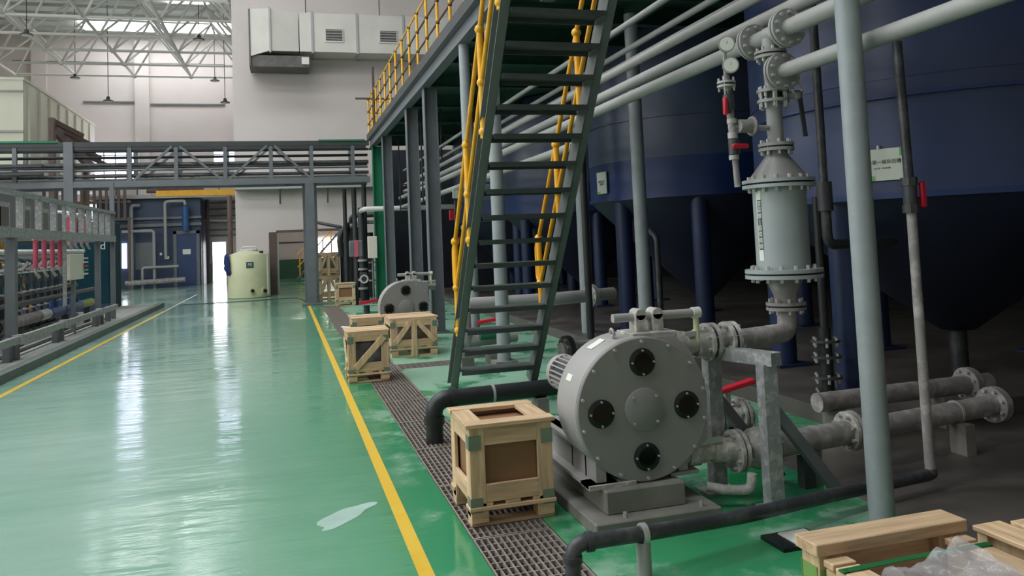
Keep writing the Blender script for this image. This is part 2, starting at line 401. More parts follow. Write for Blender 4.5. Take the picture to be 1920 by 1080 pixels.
# hall shell
struct('wall_left', MB().bx(-16.2,-16,-12,56,0,15), 'wall_white', smooth=0)
wr = struct('wall_right', MB().bx(12.5,12.7,-12,29.7,0,15), 'wall_grey', smooth=0)
MB().bx(12.46,12.5,-12,29.6,0,1.42).build('dark_dado', 'pipe_black', wr, smooth=0)
struct('wall_rear', MB().bx(-16,12.5,-12.2,-12,0,15), 'wall_white', smooth=0)
wf = struct('wall_far', MB().bx(-16,-1.7,52,52.2,0,15), 'wall_white', smooth=0)
for x in (-13.6, -8.05, -2.9):
    MB().bx(x-.4,x+.4,51.75,52,0,14.6).build('pilaster', 'wall_white', wf, smooth=0)
MB().bx(-11.3,-8.5,51.9,51.97,10.82,10.9).build('conduit', 'steel_grey', wf); MB().bx(-7.6,-3.3,51.9,51.97,10.7,10.78).build('conduit', 'steel_grey', wf)
MB().bx(-15,-2,51.88,51.97,13.2,13.28).build('conduit', 'steel_grey', wf)
# white office block that fills the end of the hall
OX0, OX1, OZ = -.24, 1.95, 2.2
wb = MB().bx(-1.63,OX0,29.7,30,0,15).bx(OX1,12.5,29.7,30,0,15).bx(OX0,OX1,29.7,30,OZ,15).bx(-1.63,-1.4,30,52,0,15)
wbo = struct('wall_block', wb, 'wall_white', smooth=0)
d1 = struct('door_1', MB().bx(OX0-.28,OX0-.02,29.6,30.02,0,OZ+.02), 'brown_steel', smooth=0)
MB().bx(OX0-.02,OX0+.05,29.66,30.05,0,OZ).build('jamb', 'wall_grey', d1, smooth=0)
MB().bx(OX0-.02,OX1,29.62,30.05,OZ,OZ+.08).build('lintel', 'brown_steel', d1, smooth=0)
tb = struct('trim_2', MB().bx(-1.62,5,29.25,29.7,3.75,4.2), 'wall_grey', smooth=0)
for x in (-.1, 1.55): MB().cyl((x,29.3,3.2),(x,29.3,3.75),.03,n=8).build('drain_stub', 'steel_dark', tb)
# room seen through the opening
rm = struct('wall_inner_room', MB().bx(-1.4,4.4,45,45.2,0,4).bx(4.4,4.6,30,45.2,0,4).bx(-1.4,4.6,30,45.2,4,4.15), 'wall_white', smooth=0)
MB().bx(-1.4,4.4,44.94,45,0,1.02).build('green_dado', 'dado_green', rm, smooth=0)
MB().bx(-1.4,4.4,44.95,44.99,1.9,1.98).build('cable_tray', 'steel_dark', rm); 
w3 = struct('window_3', MB().bx(1.6,2.9,44.9,44.96,1.12,2.1), 'daylight', smooth=0)
for x in (1.6,2.05,2.5,2.9): MB().bx(x-.03,x+.03,44.86,44.9,1.1,2.1).build('mullion', 'steel_grey', w3)
MB().bx(1.55,2.95,44.84,44.9,1.06,1.12).build('sill', 'wall_plain', w3)
for i, y in enumerate((33.5, 39.0)):  # added lamps, only there to brighten the room behind the opening
    t = thing('fill_tube', ('added tube lamp brightening the inner room, near the opening','added tube lamp brightening the inner room, towards its window')[i], 'lamp', (1.2,y,3.9))
    MB().bx(.4,2.0,y-.08,y+.08,3.92,3.99).build('housing', 'wall_plain', t); MB().cyl((.45,y,3.9),(1.95,y,3.9),.025,n=8).build('tube', 'fill_tube', t)
# corridor end wall with the open bright doorway
cw = struct('wall_corridor', MB().bx(-4.0,-3.68,45.2,45.4,0,5.5).bx(-2.98,-1.63,45.2,45.4,0,5.5).bx(-3.68,-2.98,45.2,45.4,2.12,5.5), 'wall_white', smooth=0)
MB().bx(-4.0,-3.7,45.12,45.2,0,1.0).build('green_dado', 'dado_green', cw, smooth=0)
for z in (2.45,2.75,3.15,3.5,3.85,4.2):
    MB().bx(-3.95,-1.7,45.1,45.2,z,z+.07).build('louvre_rail', 'steel_grey', cw)
d2 = struct('door_2', MB().bx(-3.68,-2.98,45.34,45.38,0,2.12), 'daylight', smooth=0)
for x in (-3.7,-2.98): MB().bx(x-.03,x+.03,45.1,45.22,0,2.15).build('door_jamb', 'wall_plain', d2)
struct('wall_shade_screen', MB().bx(2.95,12.4,25.2,25.35,0,DZ_), 'shade_screen', smooth=0)  # added dark screen hiding the bright end wall below the deck
# windows high on the far wall
def far_window(name, x0, x1, z0, z1, nx, nz):
    o = struct(name, MB().bx(x0,x1,51.68,51.72,z0,z1), 'window_cold', smooth=0)
    f = MB().bx(x0-.08,x0,51.6,52,z0-.08,z1+.08).bx(x1,x1+.08,51.6,52,z0-.08,z1+.08).bx(x0,x1,51.6,52,z1,z1+.08).bx(x0,x1,51.6,52,z0-.08,z0)
    f.build('window_frame', 'wall_plain', o, smooth=0)
    for i in range(1,nx): MB().bx(x0+(x1-x0)*i/nx-.03,x0+(x1-x0)*i/nx+.03,51.62,51.68,z0,z1).build('mullion', 'steel_grey', o, smooth=0)
    for i in range(1,nz): MB().bx(x0,x1,51.62,51.68,z0+(z1-z0)*i/nz-.03,z0+(z1-z0)*i/nz+.03).build('transom', 'steel_grey', o, smooth=0)
far_window('window_1', -12.0, -8.3, 6.2, 8.3, 6, 3)
far_window('window_2', -4.0, -2.75, 7.1, 8.1, 2, 2)
far_window('window_4', -12.6, -8.5, 3.2, 4.7, 8, 2)

# added glowing panels in the unseen left wall, built as windows, for sideways light
for i, (y0,y1) in enumerate(((-2,6),(9,17),(20,28))):
    o = struct('window_%d' % (5+i), MB().bx(-15.98,-15.94,y0,y1,5,9.5), 'daylight', smooth=0)
    for k in range(1,6): MB().bx(-15.94,-15.88,y0+(y1-y0)*k/6-.04,y0+(y1-y0)*k/6+.04,5,9.5).build('mullion', 'steel_grey', o, smooth=0)
# roof with frosted roof lights
ce = struct('ceiling', MB().bx(-16,12.5,-12,52,15,15.2), 'roof', smooth=0)
for y in [v*1.5-11 for v in range(42)]:
    MB().bx(-16,-1.0 if y > 29.7 else 12.5,y,y+.09,14.86,15).build('purlin', 'roof', ce, smooth=0)
for (x0,x1,y0,y1) in [(-15,1,.4,2.6),(-15,1,7.4,9.6),(-15,1,14.4,16.6),(-15,1,21.4,23.6),(-15.5,-12.5,32.4,34.6),(-5.6,-3.6,42.6,44.4),(-10.8,-2.8,48.1,50.4)]:
    MB().bx(x0,x1,y0,y1,14.8,14.85).build('skylight', 'skylight', ce, smooth=0)

# space frame under the roof: every tube and node a part
t = thing('roof_space_frame', 'white tubular space frame truss under the hall roof', 'roof truss', (-7.5,39,11.6))
ZB, ZT, S = 11.6, 13.5, 2.95
xs = [-1.9-S*i for i in range(5)]; ys = [27.2+S*j for j in range(8)]
def tb_(a, b_, r=.07, nm='truss_tube'): MB().cyl(a, b_, r, n=7, caps=False).build(nm, 'wall_plain', t)
for i, x in enumerate(xs):
    for j, y in enumerate(ys):
        if y < 29: continue
        MB().sphere((x,y,ZB), .13, 8).build('truss_node', 'wall_plain', t)
        if i+1 < len(xs): tb_((x,y,ZB),(xs[i+1],y,ZB))
        if j+1 < len(ys): tb_((x,y,ZB),(x,ys[j+1],ZB))
        if i+1 < len(xs) and j+1 < len(ys):
            c = (x-S/2, y+S/2, ZT)
            for dx, dy in ((0,0),(-S,0),(0,S),(-S,S)): tb_((x+dx,y+dy,ZB), c, .055)
            if i+2 < len(xs): tb_(c, (x-S*1.5,y+S/2,ZT), .06)
            if j+2 < len(ys): tb_(c, (x-S/2,y+S*1.5,ZT), .06)

# pendant lamps
for i, (px, py, Y, tp, lab) in enumerate([(203,190,43,120,'dark pendant high-bay lamp hanging low before the far wall panel'),(422,193,43,100,'dark pendant high-bay lamp hanging beside the corner of the white block'),
        (141,147,46,85,'dark pendant high-bay lamp above the cream ducting'),(403,152,46,70,'dark pendant high-bay lamp under the long roof light'),
        (50,66,36,20,'dark pendant high-bay lamp hung high in the truss'),(373,75,38,20,'dark pendant high-bay lamp near the short roof light')]):
    p = at(px, py, Y)
    t = thing('pendant_lamp', lab, 'lamp', p, 'pendant high-bay lamps')
    MB().cyl(p+Vector((0,0,.2)), (p.x,p.y,14.9), .018, n=6).build('cable', 'steel_dark', t)
    MB().lathe(p, (0,0,1), [(0,.24),(.04,.24),(.1,.1),(.24,.07)], 16).build('shade', 'lamp_cap', t)
    MB().lathe(p+Vector((0,0,-.02)), (0,0,1), [(0,.2),(.03,.2)], 16).build('diffuser', 'wall_plain', t)

# rectangular air duct on the white block
t = thing('air_duct', 'cream rectangular ventilation duct along the white block wall', 'duct', (2.5,29,8.6))
for (a,b_) in ((.7,1.15),(1.15,2.72),(2.72,4.4),(4.4,7.5)):
    MB().bx(a,b_-.03,28.6,29.65,8.55,9.95).build('duct_section', 'duct', t, smooth=0)
for a in (1.15,2.72,4.4): MB().bx(a-.05,a+.03,28.56,29.66,8.5,10.0).build('seam_flange', 'wall_grey', t, smooth=0)
e = MB(); v = []
for x, zb, zt, y0 in ((.67,8.55,9.95,28.6),(-.35,8.5,10.0,28.4),(-.95,8.3,9.95,28.4)):
    v += [(x,y0,zb),(x,29.6,zb),(x,29.6,zt),(x,y0,zt)]
f = [(0,1,2,3)]
for s_ in (0,4):
    for k in range(4):
        k2 = (k+1) % 4; f.append((s_+k, s_+k2, s_+4+k2, s_+4+k))
e.add(v, f).build('duct_elbow', 'duct', t, smooth=0)
MB().bx(-.33,-.27,28.36,29.62,8.44,10.05).build('seam_flange', 'wall_grey', t, smooth=0)
o = MB().bx(-.95,1.0,28.45,29.55,7.95,8.35).bx(-1.0,-.95,28.38,29.6,7.95,9.95); o.build('outlet_mouth', 'duct_inner', t, smooth=0)
MB().bx(.75,1.0,28.4,28.44,8.05,8.3).build('white_tag', 'wall_plain', t, smooth=0)
for i, (px0,px1,py0,py1) in enumerate([(611,641,56,76),(713,742,59,78)]):
    a = at(px0,py1,28.59); b_ = at(px1,py0,28.59)
    gt = MB().bx(a.x,b_.x,28.56,28.6,a.z,b_.z).build('vent_grille', 'duct_inner', t, smooth=0)
    MB().bx(a.x-.05,b_.x+.05,28.57,28.6,a.z-.06,a.z).bx(a.x-.05,b_.x+.05,28.57,28.6,b_.z,b_.z+.05).bx(a.x-.05,a.x,28.57,28.6,a.z,b_.z).bx(b_.x,b_.x+.05,28.57,28.6,a.z,b_.z).build('grille_rim', 'duct', gt, smooth=0)
    for k in range(4):
        z = a.z + (b_.z-a.z)*(k+.5)/4; MB().box(((a.x+b_.x)/2,28.55,z),(b_.x-a.x,.05,.02),(.6,0,0)).build('louvre', 'wall_grey', gt, smooth=0)
for x, z0 in ((.95,10.0),(3.6,9.95)):
    MB().cyl((x,29.1,z0),(x,29.1,13),.02,n=6).build('hanger_rod', 'steel_dark', t)

# cream insulated ducting box in the left background
t = thing('insulated_plenum', 'big cream panelled air plenum box under the roof truss', 'air plenum', (-12.5,41,5))
MB().bx(-15.9,-10.3,37,50,5.2,9.1).build('body', 'panel_cream', t, smooth=0)
MB().bx(-15.9,-10.25,36.95,50.05,9.1,9.2).build('cover', 'panel_cream', t, smooth=0)
MB().bx(-15.9,-10.27,36.9,37,6.9,6.98).bx(-15.9,-10.27,36.9,37,8.6,8.66).build('front_seam', 'wall_grey', t, smooth=0)
for k in range(8):
    MB().bx(-10.3,-10.2,37.6+k*1.55,38.3+k*1.55,5.6,9.0).build('side_rib', 'panel_cream', t, smooth=0)
for k in range(5): MB().bx(-15.6+k*1.1,-15.1+k*1.1,36.93,37,5.3,6.5).build('front_rib', 'panel_cream', t, smooth=0)
t = thing('rusty_bracket_frame', 'brown rusty steel bracket frame below the cream plenum box', 'steel frame', (-9.4,41,0))
MB().bx(-9.5,-9.3,37.5,37.9,0,7.6).build('post', 'brown_steel', t, smooth=0); MB().bx(-9.5,-9.3,43.5,43.8,0,6.5).build('post', 'brown_steel', t, smooth=0)
for k in range(5): MB().beam((-9.4,37.8+k*1.2,7.5-k*.2),(-8.5,39.0+k*1.2,7.0-k*.2),.12,.2).build('brace', 'brown_steel', t, smooth=0)
MB().beam((-9.4,37.8,7.2),(-9.2,44,6.1),.2,.45).build('beam', 'brown_steel', t, smooth=0)

# ================================================================== MEZZANINE DECK
DZ = 4.72; DX = 2.42
t = thing('mezzanine_platform', 'long dark steel mezzanine platform over the row of navy tanks', 'platform', (7,10,0))
MB().bx(DX,12.4,8.75,23.4,DZ-.05,DZ).bx(2.98,12.4,-3,8.75,DZ-.05,DZ).build('deck_plate', 'deck_green', t, smooth=0)
# edge beams (I section: web + flanges)
def ibeam_y(x, y0, y1, z0, z1, w_=.16):
    return MB().bx(x-w_/2,x+w_/2,y0,y1,z1-.015,z1).bx(x-w_/2,x+w_/2,y0,y1,z0,z0+.015).bx(x-.006,x+.006,y0,y1,z0+.015,z1-.015)
ibeam_y(DX+.08,8.75,23.4,DZ-.33,DZ-.05).build('edge_beam', 'steel_grey', t, smooth=0)
ibeam_y(3.06,-3,8.75,DZ-.33,DZ-.05).build('edge_beam', 'steel_grey', t, smooth=0)
MB().bx(DX-.015,DX,8.75,23.4,DZ-.06,DZ+.12).build('toe_plate', 'steel_dark', t, smooth=0)
MB().bx(2.96,2.975,-3,8.75,DZ-.06,DZ+.12).build('toe_plate', 'steel_dark', t, smooth=0)
for x in (4.5,):
    ibeam_y(x,-3,23.4,DZ-.33,DZ-.05).build('floor_beam', 'deck_green', t, smooth=0)
for y in (9.7,10.85,12.2,14.1,16.25,18.3,20.4,22.6):
    b_ = MB().bx(DX+.16,12.3,y-.07,y+.07,DZ-.06,DZ-.05).bx(DX+.16,12.3,y-.07,y+.07,DZ-.3,DZ-.285).bx(DX+.16,12.3,y-.006,y+.006,DZ-.285,DZ-.06)
    b_.build('cross_beam', 'deck_green', t, smooth=0)
for y in (-.5,1.5,3.7,6.2,8.6): MB().bx(3.15,12.3,y-.06,y+.06,DZ-.3,DZ-.05).build('cross_beam', 'deck_green', t, smooth=0)
for (y, w_) in ((20.4,.22),(16.25,.22),(14.1,.22)):
    c_ = MB().hcol(2.6,y,0,DZ-.33,.24,w_,.014,'x'); c_.build('column', 'steel_grey', t, smooth=0)
    MB().bx(2.4,2.8,y-.2,y+.2,0,.02).build('base_plate', 'steel_grey', t, smooth=0)
MB().hcol(2.58,22.5,0,DZ-.33,.26,.24,.016,'x').build('column', 'steel_green', t, smooth=0, label='bright green column')
for (x,y,r) in ((2.52,10.85,.075),(2.62,9.72,.085),(4.3,9.1,.085),(3.02,3.62,.066),(4.42,11.4,.1)):
    MB().cyl((x,y,0),(x,y,DZ-.33),r,n=24).build('round_column', 'steel_blue_grey', t)
    if y > 4: MB().bx(x-.14,x+.14,y-.14,y+.14,0,.09).build('column_foot', 'concrete', t, smooth=0)
# stair landing of open bars
t2 = MB()
for k in range(11): t2.bx(1.74+k*.115,1.75+k*.115,4.3,5.12,DZ-.05,DZ)
t2.bx(1.72,2.95,4.28,4.31,DZ-.2,DZ).bx(1.72,2.95,5.1,5.13,DZ-.2,DZ)
t2.build('stair_landing', 'steel_dark', t, smooth=0)

# yellow guard rail on the deck edge
t = thing('platform_guardrail', 'yellow tubular guardrail along the mezzanine edge', 'railing', (DX+.03,16,DZ))
gx = DX+.03; ys_ = [9.4+.98*i for i in range(15)]
for y in ys_:
    p_ = MB().cyl((gx,y,DZ),(gx,y,DZ+1.12),.024,n=10).build('post', 'rail_yellow', t)
    for z in (.4,.76,1.12): MB().sphere((gx,y,DZ+z),.038,8).build('ball_joint', 'rail_dark', p_)
for z in (.4,.76,1.12): MB().cyl((gx,8.8,DZ+z),(gx,23.4,DZ+z),.018,n=8).build('rail', 'rail_dark' if z < 1 else 'rail_yellow', t)
MB().bx(gx-.03,gx+.03,21.6,21.68,DZ,DZ+1.75).build('tall_post', 'brown_steel', t, smooth=0)
MB().bx(gx-.5,gx+.6,21.62,21.65,DZ+.85,DZ+.9).build('cross_arm', 'brown_steel', t, smooth=0)
# second rail line on the far edge
t = thing('platform_guardrail', 'yellow guardrail across the end of the mezzanine above the pipe bridge', 'railing', (5,23.3,DZ))
for i in range(9):
    MB().cyl((gx+.45*i+.2,23.3,DZ),(gx+.45*i+.2,23.3,DZ+1.1),.024,n=8).build('post', 'rail_yellow', t)
for z in (.4,.76,1.1): MB().cyl((gx,23.3,DZ+z),(gx+4,23.3,DZ+z),.02,n=8).build('rail', 'rail_yellow', t)

# ================================================================== STEEL STAIR
SX0, SX1 = 1.76, 2.6
SB = Vector((0,8.62,0)); SD = Vector((0,5.12-8.62,DZ-.02)); sl_ = SD.normalized()
t = thing('steel_staircase', 'steep dark steel staircase climbing to the mezzanine', 'staircase', (2.18,8.6,0))
nrm = Vector((0,-sl_.z,sl_.y)) * -1
if nrm.z < 0: nrm = -nrm
def stringer(x, s):
    # channel: web plate with flanges turned inwards
    b_ = MB(); h = .2
    a = SB + Vector((x,0,0)); e_ = a + SD
    b_.beam(a - sl_*.0, e_, .012, h, up=nrm)
    for k in (-1,1):
        o_ = nrm*k*(h/2-.006) + Vector((-s*.036,0,0))
        b_.beam(a+o_, e_+o_, .075, .012, up=nrm)
    return b_
for x, s in ((SX0,1),(SX1,-1)):
    b_ = stringer(x, s); b_.v = [(p[0],p[1],max(0,p[2])) for p in b_.v]; b_.build('stringer', 'stringer_grey', t, smooth=0)
NT = 20; rise = (DZ)/ (NT+.6)
for k in range(1, NT+1):
    z = rise*k; y = 8.62 + SD.y*(z/ SD.z)
    tm = MB().bx(SX0+.012,SX1-.012,y-.15,y+.14,z-.012,z).bx(SX0+.012,SX1-.012,y-.15,y-.138,z-.045,z-.012).bx(SX0+.012,SX1-.012,y+.128,y+.14,z-.045,z-.012)
    tm.build('tread', 'steel_green_dark', t, smooth=0)
for x, side in ((SX0-.04,'left'),(SX1+.04,'right')):
    tr_ = thing('stair_handrail', 'yellow ball-jointed handrail on the %s side of the steel staircase' % ('aisle' if side == 'left' else 'tank'), 'handrail', (x,7.9,.6))
    zs_ = [.62,1.55,2.5,3.45,4.4]
    for z in zs_:
        y = 8.62 + SD.y*z/SD.z; top = .98
        ps = MB().cyl((x,y,z),(x,y,z+top),.03,n=10).build('post', 'rail_yellow', tr_)
        for q in (.06,.5,top): MB().sphere((x,y,z+q),.046,10).build('ball_joint', 'rail_yellow', ps)
        MB().beam((x,y,z+.02),(x+(.05 if side=='left' else -.05),y,z+.02),.06,.02).build('foot_bracket', 'rail_yellow', tr_)
    for q in (.5,.98):
        p0 = Vector((x,8.62+SD.y*zs_[0]/SD.z,zs_[0]+q)); p1 = Vector((x,8.62+SD.y*zs_[-1]/SD.z,zs_[-1]+q))
        MB().cyl(p0, p1, .022, n=10).build('rail', 'rail_yellow', tr_)
    y0 = 8.62+SD.y*zs_[0]/SD.z
    MB().tube([(x,y0,zs_[0]+.98),(x,y0+.1,zs_[0]+.9),(x,y0+.1,zs_[0]+.55),(x,y0,zs_[0]+.5)],.02,8,.05).build('rail_return', 'rail_yellow', tr_)

# ================================================================== PIPE BRIDGE ACROSS THE AISLE
BY, B0, B1 = 23.0, 3.42, 4.62
t = thing('pipe_bridge', 'grey steel truss pipe bridge spanning the aisle', 'pipe bridge', (-3.5,BY,0))
for dy in (0, .9):
    y = BY+dy
    MB().bx(-10.5,DX,y-.07,y+.07,B1-.13,B1).build('top_chord', 'steel_dark', t, smooth=0)
    MB().bx(-10.5,DX,y-.09,y+.09,B0,B0+.16).build('bottom_chord', 'steel_grey', t, smooth=0)
    vx = [-9.2,-7.9,-6.6,-3.9,-2.75,-1.5,-.3,.8,1.95]
    for x in vx: MB().bx(x-.05,x+.05,y-.05,y+.05,B0+.16,B1-.13).build('upright', 'steel_grey', t, smooth=0)
    for a,b_ in (((-3.8,0),(-2.85,1)),((-2.65,1),(-1.6,0)),((-1.4,0),(-.4,1)),((-.2,1),(.75,0))):
        z = (B0+.16, B1-.13)
        MB().beam((a[0],y-.04,z[a[1]]),(b_[0],y-.04,z[b_[1]]),.06,.08,(0,1,0)).build('diagonal', 'steel_grey', t, smooth=0)
for a,b_ in ((-10.5,-5.6),(1.0,2.3)): MB().bx(a,b_,BY-.1,BY-.07,B1-.02,B1+.03).build('green_edge', 'steel_green', t, smooth=0)
for x in [-9+1.3*k for k in range(9)]: MB().bx(x-.04,x+.04,BY,BY+.9,B0+.05,B0+.13).build('cross_member', 'steel_grey', t, smooth=0)
MB().bx(.6,.84,BY-.1,BY+.1,0,B0).build('leg', 'steel_grey', t, smooth=0)
MB().bx(.45,1.0,BY-.2,BY+.2,0,.06).build('leg_base', 'steel_grey', t, smooth=0)
MB().bx(-5.46,-5.24,BY-.1,BY+.1,0,B1).build('leg', 'steel_grey', t, smooth=0)
MB().bx(.55,.95,BY+.8,BY+1.0,0,B0).build('leg', 'steel_grey', t, smooth=0)
bp_ = [(4.38,.05,.035,'pipe_black','uppermost thin black pipe'),(4.24,.3,.04,'pipe_black','black pipe just under the top'),(4.02,.1,.06,'pipe_dark','dark middle pipe'),
       (3.97,.5,.045,'pipe_black','black rear middle pipe'),(3.9,.3,.035,'pipe_grey','light grey pipe'),(3.72,.1,.05,'pipe_dark','dark lower pipe'),(3.66,.55,.04,'pipe_grey','thin light lower pipe'),(3.62,.8,.06,'pipe_black','black lowest rear pipe')]
for z,dy,r,mt,lab in bp_:
    single('bridge_pipe', MB().cyl((-10.4,BY+dy,z),(2.4,BY+dy,z),r,n=10), mt, lab+' carried across the aisle in the truss bridge', 'pipe', 'pipes on the bridge')
# hollow left end of the bridge joins a box of cable trays
for i,(z,r) in enumerate(((3.95,.07),(3.75,.06))):
    single('cable_tray', MB().bx(-10.4,-5.9,BY-.35,BY-.12,z,z+.06), 'steel_dark', ('upper','lower')[i]+' black cable tray at the plenum end of the bridge', 'cable tray', 'bridge cable trays')

# ================================================================== LONG PIPES BESIDE THE DECK COLUMNS
PXX = 3.2
for z, r, y0, y1, lab, mt in [(3.68,.03,4.0,22.4,'thin pale pipe, topmost of the pipe rack under the mezzanine','pipe_grey'),(3.27,.042,3.0,22.4,'pale grey pipe second from the top of the rack under the mezzanine','pipe_grey'),
        (3.08,.052,-1,22.4,'thick pale pipe above the gauge riser in the rack under the mezzanine','pipe_grey'),]:
    single('long_pipe', MB().cyl((PXX+.12,y0,z),(PXX+.12,y1,z),r,n=14), mt, lab, 'pipe', 'pipes under the mezzanine')
RX, RY = 3.19, 4.6
t = thing('discharge_header', 'pale grey flanged header pipe crossing the top of the damper riser', 'pipe', (RX,10,2.9), 'pipes under the mezzanine')
MB().cyl((RX,RY+.18,2.9),(RX,22.4,2.9),.052,n=16).build('pipe_run', 'pipe_grey', t)
MB().cyl((RX,RY-.18,2.9),(RX,-1,2.9),.055,n=16).build('pipe_run', 'pipe_grey', t)
t = thing('return_header', 'lower pale grey flanged header pipe leading off the damper riser towards the viewer', 'pipe', (RX,4,2.63), 'pipes under the mezzanine')
MB().cyl((RX,RY-.14,2.63),(RX,-1,2.63),.05,n=16).build('pipe_run', 'pipe_grey', t)
def flange(parent, c, ax, r, th=.024, nb=8, pair=True, br=.011, mtl='pipe_grey', gap=.012, bm='bolt'):
    c = Vector(c); ax = Vector(ax).normalized(); o_ = None
    for s in ((-1,1) if pair else (1,)):
        a = c + ax*(gap/2*s if pair else 0); b_ = a + ax*th*s
        f_ = MB().cyl(a, b_, r, n=24).build('flange', mtl, parent); o_ = o_ or f_
    if pair: MB().cyl(c-ax*gap/2, c+ax*gap/2, r*.9, n=20).build('gasket', 'black_rubber', parent)
    MB().bolts(c, ax, r*.8, nb, br, (2*th+gap+.05) if pair else th*2+.04).build('bolt_ring', bm, o_)
    return o_
flange(t, (RX,1.9,2.63), (0,1,0), .11)
single('long_pipe', MB().cyl((RX,8.4,2.63),(RX,22.4,2.63),.05,n=14), 'pipe_grey', 'pale pipe, lowest of the rack behind the staircase', 'pipe', 'pipes under the mezzanine')
single('long_pipe', MB().cyl((3.9,3.0,3.75),(3.9,22.4,3.75),.035,n=10), 'pipe_grey', 'thin pipe hung close under the mezzanine beams beside the navy tanks', 'pipe', 'pipes under the mezzanine')
single('long_pipe', MB().tube([(3.6,5.2,3.45),(3.6,10,3.45),(3.6,16,3.45)],.028,8), 'pipe_grey', 'short thin pipe over the two-tone tank', 'pipe', 'pipes under the mezzanine')
# hangers that carry the rack
for i, y in enumerate((12.6, 17.6, 21.2)):
    t = thing('pipe_hanger', 'dark pipe hanger frame %s' % ('between round column and first H column','between the H columns','next to the green column')[i], 'pipe support', (3.25,y,2.5), 'pipe hangers')
    for x in (3.02,3.48): MB().bx(x-.015,x+.015,y-.015,y+.015,2.5,DZ-.05).build('rod', 'steel_dark', t, smooth=0)
    for z in (2.55,2.82,3.0,3.2): MB().bx(3.0,3.5,y-.02,y+.02,z-.02,z+.005).build('rung', 'steel_dark', t, smooth=0)

# ================================================================== NAVY TANKS
def tank(cx, cy, R_, zr, lab, legs, band=.56, apex=.55, lower='tank_navy', upper='tank_grey_blue'):
    t = thing('reaction_tank', lab, 'tank', (cx,cy,.14), 'navy conical-bottom tanks')
    MB().lathe((cx,cy,zr), (0,0,1), [(0,R_),(band,R_)], 72, False).build('lower_shell', lower, t)
    MB().lathe((cx,cy,zr+band), (0,0,1), [(0,R_*1.004),(.0,R_*1.004),(DZ-.08-zr-band,R_*1.004)], 72, False).build('upper_shell', upper, t)
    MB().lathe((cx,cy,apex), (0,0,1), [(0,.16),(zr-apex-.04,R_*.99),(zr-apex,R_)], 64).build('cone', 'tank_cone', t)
    MB().lathe((cx,cy,zr-.03), (0,0,1), [(0,R_*.99),(0,R_+.02),(.05,R_+.02),(.05,R_)], 72, False).build('rim_ring', 'tank_navy', t)
    for a in legs:
        x = cx + (R_-.16)*math.cos(a); y = cy + (R_-.16)*math.sin(a)
        l_ = MB().cyl((x,y,.14),(x,y,zr+.3),.13,n=20).build('leg', 'tank_leg', t)
        MB().bx(x-.2,x+.2,y-.2,y+.2,.14,.165).build('foot_plate', 'tank_leg', l_, smooth=0)
    MB().cyl((cx,cy,.14),(cx,cy,apex+.03),.08,n=14).build('outlet_pipe', 'pipe_dark', t)
    return t
T1 = tank(6.28,6.3,1.8,1.83,'navy tank bearing the large notice board beside the damper vessel', [math.radians(a) for a in (195,255,315,15,75,135)], .95, .55, 'tank_slate', 'tank_slate')
T2 = tank(6.62,11.7,1.8,2.15,'navy tank with pale blue-grey upper half beside the staircase', [math.radians(a) for a in (195,240,300,0,60,100)])
T3 = tank(6.62,17.1,1.8,2.15,'third navy tank half hidden behind the staircase', [math.radians(a) for a in (200,260,320,20,80,140)])
T4 = tank(6.62,22.5,1.8,2.15,'navy tank in the dark behind the H columns', [math.radians(a) for a in (200,260,320,20,80,140)])
# thin stiffener ring line on the near tank
MB().lathe((6.28,6.3,2.62), (0,0,1), [(0,1.8),(0,1.84),(.03,1.84),(.03,1.8)], 72, False).build('stiffener_ring', 'tank_navy', T1)
MB().lathe((6.62,11.7,3.3), (0,0,1), [(0,1.8),(0,1.83),(.03,1.83),(.03,1.8)], 72, False).build('stiffener_ring', 'tank_grey_blue', T2)

# notice board on the near tank
def plate_on(cx, cy, R_, ang, z, w_, h_, off=.03):
    n_ = Vector((math.cos(ang), math.sin(ang), 0)); c_ = Vector((cx,cy,0)) + n_*(R_+off); c_.z = z
    tx = Vector((-n_.y, n_.x, 0))            # along the board, to the viewer's right
    return c_, n_, tx
def board(name, lab, c_, n_, tx, w_, h_, mtl, cat='sign'):
    t = thing(name, lab, cat, c_)
    b_ = MB(); z = Vector((0,0,1)); v = []
    for d in (0, -.012):
        for i, j in ((-1,-1),(1,-1),(1,1),(-1,1)): v.append(c_ + tx*i*w_/2 + z*j*h_/2 + n_*d)
    b_.add(v, [(0,1,2,3),(7,6,5,4),(0,4,5,1),(1,5,6,2),(2,6,7,3),(3,7,4,0)]).build('board', mtl, t, smooth=0)
    R4 = Matrix((( tx.x,0,n_.x,0),(tx.y,0,n_.y,0),(tx.z,1,n_.z,0),(0,0,0,1)))
    return t, R4
def patch(t, c_, n_, tx, u0, u1, v0, v1, mtl, nm, d=.002):
    z = Vector((0,0,1)); MB().add([c_+tx*u+z*v_+n_*d for u, v_ in ((u0,v0),(u1,v0),(u1,v1),(u0,v1))], [(0,1,2,3)]).build(nm, mtl, t, smooth=0)
a_ = math.radians(210.8)
c_, n_, tx = plate_on(6.28,6.3,1.8,a_,2.08,.3,.25,.03)
sg, R4 = board('notice_board', 'pale green and white tank name board on the navy tank beside the damper', c_, n_, tx, .34, .26, 'paper')
patch(sg,c_,n_,tx,-.17,-.06,-.13,-.09,'paper_green','green_corner'); patch(sg,c_,n_,tx,.14,.17,.06,.13,'paper_green','green_corner')
text_mesh('lettering', '脱硅第一级反应槽', .038, 'ink', sg, c_+n_*.003+Vector((0,0,.02)), R4)
text_mesh('small_lettering', 'SiO2 第一级反应槽', .016, 'ink', sg, c_+n_*.003+Vector((0,0,-.03)), R4)
MB().cyl(c_+Vector((0,0,.13))-tx*.02, c_+Vector((0,0,.16))-tx*.02, .012, n=8).build('hook', 'bolt', sg)
a_ = math.radians(186)
